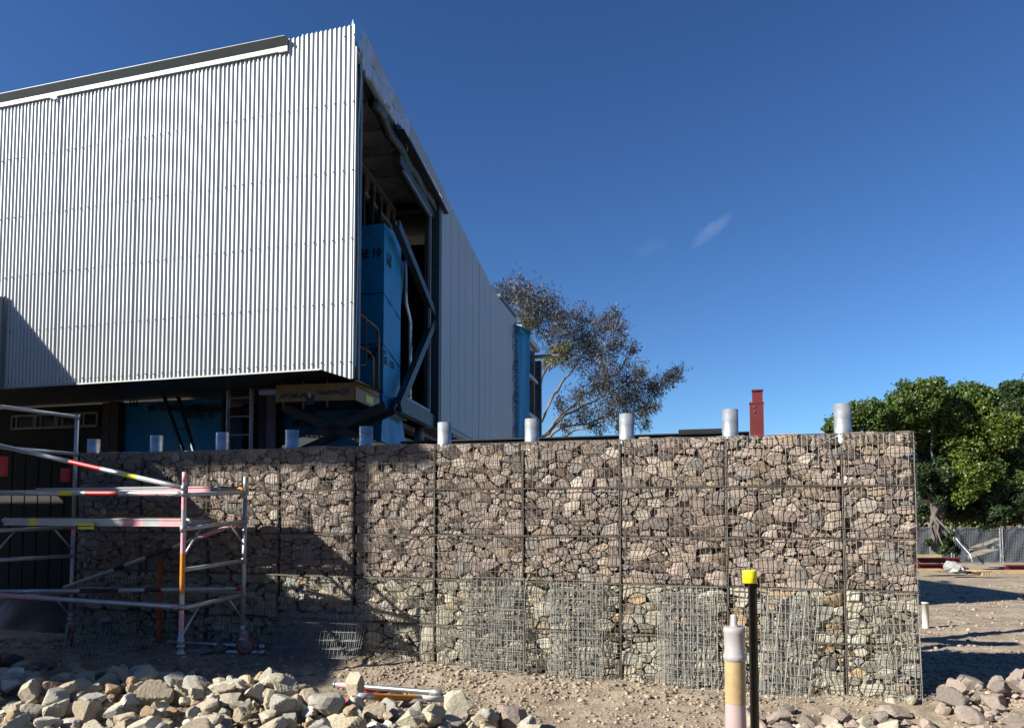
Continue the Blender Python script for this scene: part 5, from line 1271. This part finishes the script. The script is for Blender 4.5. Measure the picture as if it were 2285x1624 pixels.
# green board and pipe behind the right heap
a = march(2150, 1500); mb = MB(); mb.prism([atY(2143, 1497, 9.0), atY(2152, 1477, 9.2), atY(2160, 1475, 9.2), atY(2182, 1512, 8.6), atY(2172, 1514, 8.6)], (0, .25, -.1)); simple('green_board', mb, M_GREENP, atY(2150, 1500, 9), 'green board lying in the shade behind the right rock heap', 'board')
mb = MB(); mb.tube([atY(2055, 1487, 8.9), atY(2135, 1499, 8.7)], .022, 8); simple('grey_pipe', mb, M_GALV, atY(2055, 1487, 8.9), 'thin grey pipe in the shade leading to the green board', 'pipe', smooth=True)

# ------------------------------------------------------------------ trees
def leaves(clumps, per, L, Wd, seed, tints, droop=.0, shell=.45):
    r = np.random.default_rng(seed); Ps, Ts = [], []
    for (c, rad, f, ti) in clumps:
        n = int(per * f); d = r.normal(size=(n, 3)); d /= np.linalg.norm(d, axis=1)[:, None]; q = (shell + (1 - shell) * r.random(n) ** .6)
        q = q * np.where(r.random(n) < .15, r.uniform(1.0, 1.3, n), 1.0); lump = 1 + .34 * np.sin(d[:, 0] * 5 + c[0] * 3) * np.cos(d[:, 2] * 6 + c[2] * 2)
        P = np.array(c)[None] + d * (q * lump)[:, None] * np.array(rad)[None]; Ps.append(P); Ts.append(np.array(tints[ti])[None] * r.uniform(.65, 1.35, (n, 1)) * r.uniform(.9, 1.1, (n, 3)))
    P = np.concatenate(Ps); T = np.concatenate(Ts); n = len(P)
    a = r.normal(size=(n, 3)); a[:, 2] -= droop; a /= np.linalg.norm(a, axis=1)[:, None]; b_ = np.cross(a, r.normal(size=(n, 3))); b_ /= np.linalg.norm(b_, axis=1)[:, None]
    s_ = r.uniform(.7, 1.3, (n, 1)); a = a * L * s_ / 2; b_ = b_ * Wd * s_ / 2
    V = np.stack([P - a, P + b_, P + a, P - b_], 1).reshape(-1, 3); F = np.arange(4 * n).reshape(-1, 4); return V, F, np.repeat(T, 4, 0)
def limb(mb, p, q, r0, r1, seed, n=7, wob=.06, sag=0.0):
    rr_ = random.Random(seed); p = Vector(p); q = Vector(q); L = (q - p).length; pts = []
    for i in range(n + 1):
        f = i / n; k = wob * L * sin(pi * f); pts.append(p.lerp(q, f) + Vector((rr_.uniform(-1, 1) * k * .35, rr_.uniform(-1, 1) * k * .35, rr_.uniform(-1, 1) * k * .35 - sag * L * sin(pi * f))))
    mb.tube(pts, r0, 6, cap=False, r1=r1); return pts
# sparse gum behind the building
YG = 44.0
gt = thing('gum_tree', atY(1175, 1130, YG), 'tall sparse gum tree with purple brown leaves behind the far end of the building', 'tree')
rootp = atY(1160, 1010, YG); rootb = Vector((rootp.x - 1.5, YG, -1.0))
mb = MB(); limb(mb, rootb, rootp, .42, .30, 1); mb.build('trunk', M_BARKG, gt, smooth=True)
CG = [(1105, 652, 26, 0), (1140, 650, 30, 0), (1185, 652, 34, 0), (1165, 700, 34, 2), (1215, 665, 30, 0), (1245, 690, 26, 2), (1210, 720, 36, 0), (1265, 720, 32, 0), (1300, 705, 24, 0), (1250, 760, 38, 0), (1310, 745, 34, 2), (1345, 720, 22, 0), (1378, 698, 15, 0), (1382, 722, 18, 0), (1340, 770, 36, 0), (1290, 790, 36, 0), (1385, 762, 26, 0), (1410, 775, 15, 0), (1235, 790, 22, 1), (1215, 805, 18, 1), (1262, 775, 16, 1), (1350, 815, 34, 0), (1398, 830, 26, 0),
      (1430, 822, 18, 0), (1380, 870, 36, 0), (1425, 880, 30, 0), (1330, 860, 32, 0), (1460, 858, 22, 0), (1495, 835, 22, 0), (1520, 830, 16, 0), (1465, 880, 20, 0), (1440, 915, 22, 0), (1460, 908, 12, 0), (1400, 925, 30, 0), (1350, 915, 32, 0), (1300, 925, 26, 0), (1290, 880, 22, 0), (1330, 950, 20, 0), (1255, 900, 16, 0), (1385, 955, 16, 0), (1440, 955, 12, 0), (1262, 950, 16, 0)]
mb = MB(); tw = MB(); cl = []; rg = random.Random(5)
mains = [((1235, 880), (1300, 790), .13), ((1300, 880), (1400, 800), .12), ((1260, 925), (1410, 850), .13), ((1250, 955), (1440, 905), .11), ((1190, 850), (1180, 730), .12), ((1210, 840), (1250, 740), .11), ((1280, 960), (1370, 930), .10)]
ends = []
for i, (a, b_, r0) in enumerate(mains):
    A = atY(*a, YG + rg.uniform(-2, 2)); B = atY(*b_, YG + rg.uniform(-3, 3)); limb(mb, rootp, A, r0 * .85, r0 * .7, 10 + i, wob=.10, sag=.06); pts = limb(mb, A, B, r0 * .7, r0 * .25, 30 + i, wob=.14, sag=.05); ends += pts + [A]
for i, (x, y, r_, ti) in enumerate(CG):
    Y = YG + rg.uniform(-2.6, 2.6); c = atY(x, y, Y); R_ = r_ * Y / FPX * 1.2; e = min(ends, key=lambda p: (p - c).length); pts = limb(mb, e, c, .035, .014, 60 + i, wob=.16, sag=.04)
    for k in range(16):
        u_ = Vector((rg.gauss(0, 1), rg.gauss(0, 1), rg.gauss(0, 1) - .1)).normalized() * R_ * rg.uniform(.6, 1.15); st = pts[rg.randrange(3, 8)]; tip = c + u_
        limb(tw, st, tip, .014, .005, i * 20 + k, n=4, wob=.2)
        for f in (1, .72, .45): 
            q = st.lerp(tip, f); cl.append(((q.x, q.y, q.z), (R_ * .62, R_ * .62, R_ * .55), (1.1 if f > .6 else .6) * min(1.3, (r_ / 30) ** 1.7), ti))
mb.build('limbs', M_BARKG, gt, smooth=True, kind='stuff'); tw.build('twigs', M_BARKG, gt, kind='stuff')
V, F, T = leaves(cl, 20, .22, .048, 3, [(.055, .049, .044), (.15, .15, .025), (.085, .088, .04)], droop=1.0, shell=.1)
npmesh('crown', V, F, M_GUM, T, gt, kind='stuff')

def bigtree(name, label, Y, base, clumps, per, seed, tints, L, Wd, limbs_):
    b_ = atY(*base, Y); b_.z = hz(b_.x, Y) - .1; t = thing(name, b_, label, 'tree'); rb = random.Random(seed)
    mb = MB(); (fx_, fy_) = limbs_[0]; fork = atY(fx_, fy_, Y); limb(mb, b_, fork, .24, .14, seed, wob=.04); mb.build('trunk', M_BARK, t, smooth=True)
    mb = MB(); es = [fork]
    for i, (x, y) in enumerate(limbs_[1:]): q = atY(x, y, Y + rb.uniform(-1, 1)); pts = limb(mb, fork, q, .09, .035, seed + i, wob=.10); es += pts
    cl = []; clumps = list(clumps); base_c = list(clumps)
    for a in range(len(base_c)):
        for b2 in range(a):
            A_, B_ = base_c[a], base_c[b2]; dd_ = math.hypot(A_[0] - B_[0], A_[1] - B_[1])
            if 25 < dd_ < 78 and rb.random() < .55: clumps.append(((A_[0] + B_[0]) / 2 + rb.uniform(-9, 9), (A_[1] + B_[1]) / 2 + rb.uniform(-9, 9), min(A_[2], B_[2]) * rb.uniform(.5, .8), .55, rb.choice((A_[4], B_[4]))))
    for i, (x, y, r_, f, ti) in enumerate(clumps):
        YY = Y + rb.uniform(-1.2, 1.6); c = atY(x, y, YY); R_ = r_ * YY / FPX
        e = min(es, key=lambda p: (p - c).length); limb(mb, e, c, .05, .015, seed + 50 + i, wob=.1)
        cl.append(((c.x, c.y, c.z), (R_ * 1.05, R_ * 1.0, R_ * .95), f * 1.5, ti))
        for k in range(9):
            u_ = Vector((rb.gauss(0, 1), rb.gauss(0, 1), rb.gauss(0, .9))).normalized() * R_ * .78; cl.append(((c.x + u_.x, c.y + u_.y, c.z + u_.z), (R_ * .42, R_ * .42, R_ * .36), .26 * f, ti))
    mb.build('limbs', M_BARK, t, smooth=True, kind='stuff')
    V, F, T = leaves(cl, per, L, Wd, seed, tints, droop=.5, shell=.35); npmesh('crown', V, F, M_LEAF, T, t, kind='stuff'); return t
GT = [(.080, .130, .026), (.108, .152, .022), (.044, .078, .026)]  # darkest tint paints crown shade into mostly the lower clumps
bigtree('shade_tree', 'broad dense green tree with pale forked trunk right of the gabion wall', 30.0, (2085, 1236),
        [(1905, 935, 38, 1, 0), (1945, 925, 36, 1, 0), (1860, 952, 22, .7, 0), (1990, 925, 42, 1.1, 0), (2030, 900, 48, 1.3, 0), (2075, 885, 40, 1.2, 0), (2120, 895, 44, 1.3, 0), (2040, 950, 50, 1.3, 1), (2100, 950, 55, 1.5, 1), (2165, 905, 46, 1.3, 0), (2195, 890, 26, .8, 0), (2180, 950, 55, 1.5, 1), (2230, 960, 45, 1.2, 1), (2150, 1010, 48, 1.3, 1), (2205, 1020, 50, 1.4, 1), (2165, 1065, 40, 1.1, 1), (2215, 1085, 44, 1.2, 0),
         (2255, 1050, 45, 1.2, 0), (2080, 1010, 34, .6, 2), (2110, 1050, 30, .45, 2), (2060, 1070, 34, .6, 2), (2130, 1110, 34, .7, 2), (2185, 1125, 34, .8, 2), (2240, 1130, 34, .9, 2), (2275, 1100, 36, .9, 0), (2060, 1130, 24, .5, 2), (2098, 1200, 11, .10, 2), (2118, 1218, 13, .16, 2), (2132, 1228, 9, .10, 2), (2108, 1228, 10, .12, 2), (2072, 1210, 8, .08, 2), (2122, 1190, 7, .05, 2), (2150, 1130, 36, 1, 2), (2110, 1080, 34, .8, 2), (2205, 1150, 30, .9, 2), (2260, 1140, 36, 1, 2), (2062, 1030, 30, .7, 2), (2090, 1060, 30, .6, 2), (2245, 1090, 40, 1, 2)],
        1500, 77, GT, .125, .075, [(2084, 1150), (2060, 1040), (2078, 1000), (2110, 1040), (2140, 1120), (2120, 1080), (2040, 1000), (2180, 1040)])
bigtree('shade_tree', 'second green tree behind the broad one at the right edge', 42.0, (2290, 1232), [(2262, 885, 34, 1, 2), (2290, 900, 40, 1, 0), (2250, 930, 40, 1.1, 2), (2300, 950, 50, 1.3, 0), (2330, 920, 50, 1.2, 0), (2290, 1010, 60, 1.5, 0), (2350, 1010, 60, 1.5, 0), (2310, 1080, 55, 1.3, 2), (2360, 1090, 55, 1.3, 2)], 1300, 31, GT, .19, .11, [(2290, 1130), (2270, 1000), (2310, 980), (2350, 1040)])
for i, (x, y, r_, Y, ti, lab) in enumerate(((2148, 1150, 32, 52, 1, 'yellow green bush behind the fence right of the pale trunk'), (2190, 1150, 34, 55, 2, 'dark green bush behind the middle of the fence'), (2235, 1148, 34, 50, 2, 'dark bush behind the fence near the stacked rusty timber'), (2290, 1140, 36, 58, 0, 'green bush behind the fence at the right edge'))):
    c = atY(x, y, Y); R_ = r_ * Y / FPX; cl = [((c.x, c.y, c.z), (R_, R_, R_ * .8), 1, ti)]; rb = random.Random(i)
    for k in range(10): a = rb.uniform(0, 6.28); cl.append(((c.x + cos(a) * R_ * .8, c.y + sin(a) * R_ * .5, c.z + rb.uniform(-.8, .6) * R_), (R_ * .4, R_ * .4, R_ * .35), .25, ti))
    cl.append(((c.x, c.y, c.z - R_ * .9), (R_ * 1.1, R_ * .8, R_ * .5), .7, ti))
    t = thing('bush', (c.x, c.y, -.85), lab, 'bush'); V, F, T = leaves(cl, 1700, .26, .15, 50 + i, [(.09, .12, .02), (.13, .15, .02), (.03, .055, .018)], shell=.3); npmesh('foliage', V, F, M_LEAF, T, t, kind='stuff')
    mb = MB(); mb.tube([(c.x, c.y, -.9), (c.x, c.y, c.z)], .08, 5); mb.build('stem', M_BARK, t)
# rack of rusty bars beyond the fence
t = thing('bar_rack', atY(2240, 1178, 46), 'rack of rusty steel bars seen over the fence at the right edge', 'rack')
for k in range(6):
    mb = MB(); mb.tube([atY(2188 - 4 * k + 12 * (k % 2), 1173 + 1.2 * k, 46 + .2 * k), atY(2330, 1153 + 3.4 * k, 46 + .2 * k)], .045, 5); mb.build('steel_bar', mat('rusty_bar', (.42, .24, .13), .7), t)
for x in (2276, 2214): mb = MB(); p = atY(x, 1160, 45.8); mb.bar((p.x, p.y, -.9), (p.x, p.y, p.z + (.2 if x > 2250 else -.1)), .1, .1); mb.build('upright', M_GALV, t)
# stones loosely fallen beyond the wall are covered by the gravel; sky wisps are left to the sky

# belts of trees: one far off, one added out of view to block sky
def belt(pts_, h, label, per=900, seed=5, tint=0):
    cl = []; rb = random.Random(seed)
    for (x, y) in pts_:
        for k in range(4): r_ = h * rb.uniform(.35, .55); cl.append(((x + rb.uniform(-h, h), y + rb.uniform(-h, h) * .4, -1 + rb.uniform(.25, .75) * h), (r_ * 1.3, r_, r_ * .8), 1, tint))
    V, F, T = leaves(cl, per, h * .075, h * .045, seed, [(.045, .07, .018), (.03, .05, .02)], shell=.3); o = npmesh('tree_belt', V, F, M_LEAF, T, kind='stuff'); o['label'] = label; return o
belt([(x, 78) for x in range(18, 100, 7)], 6.0, 'distant belt of dark green trees low behind the fence')
belt([(x, -16 - abs(x) * .1) for x in range(-14, 46, 6)], 9.5, 'unseen belt of trees added behind the viewer to cut sky light', 700, 9, 1)  # added behind the camera to block bright horizon sky and deepen the shade
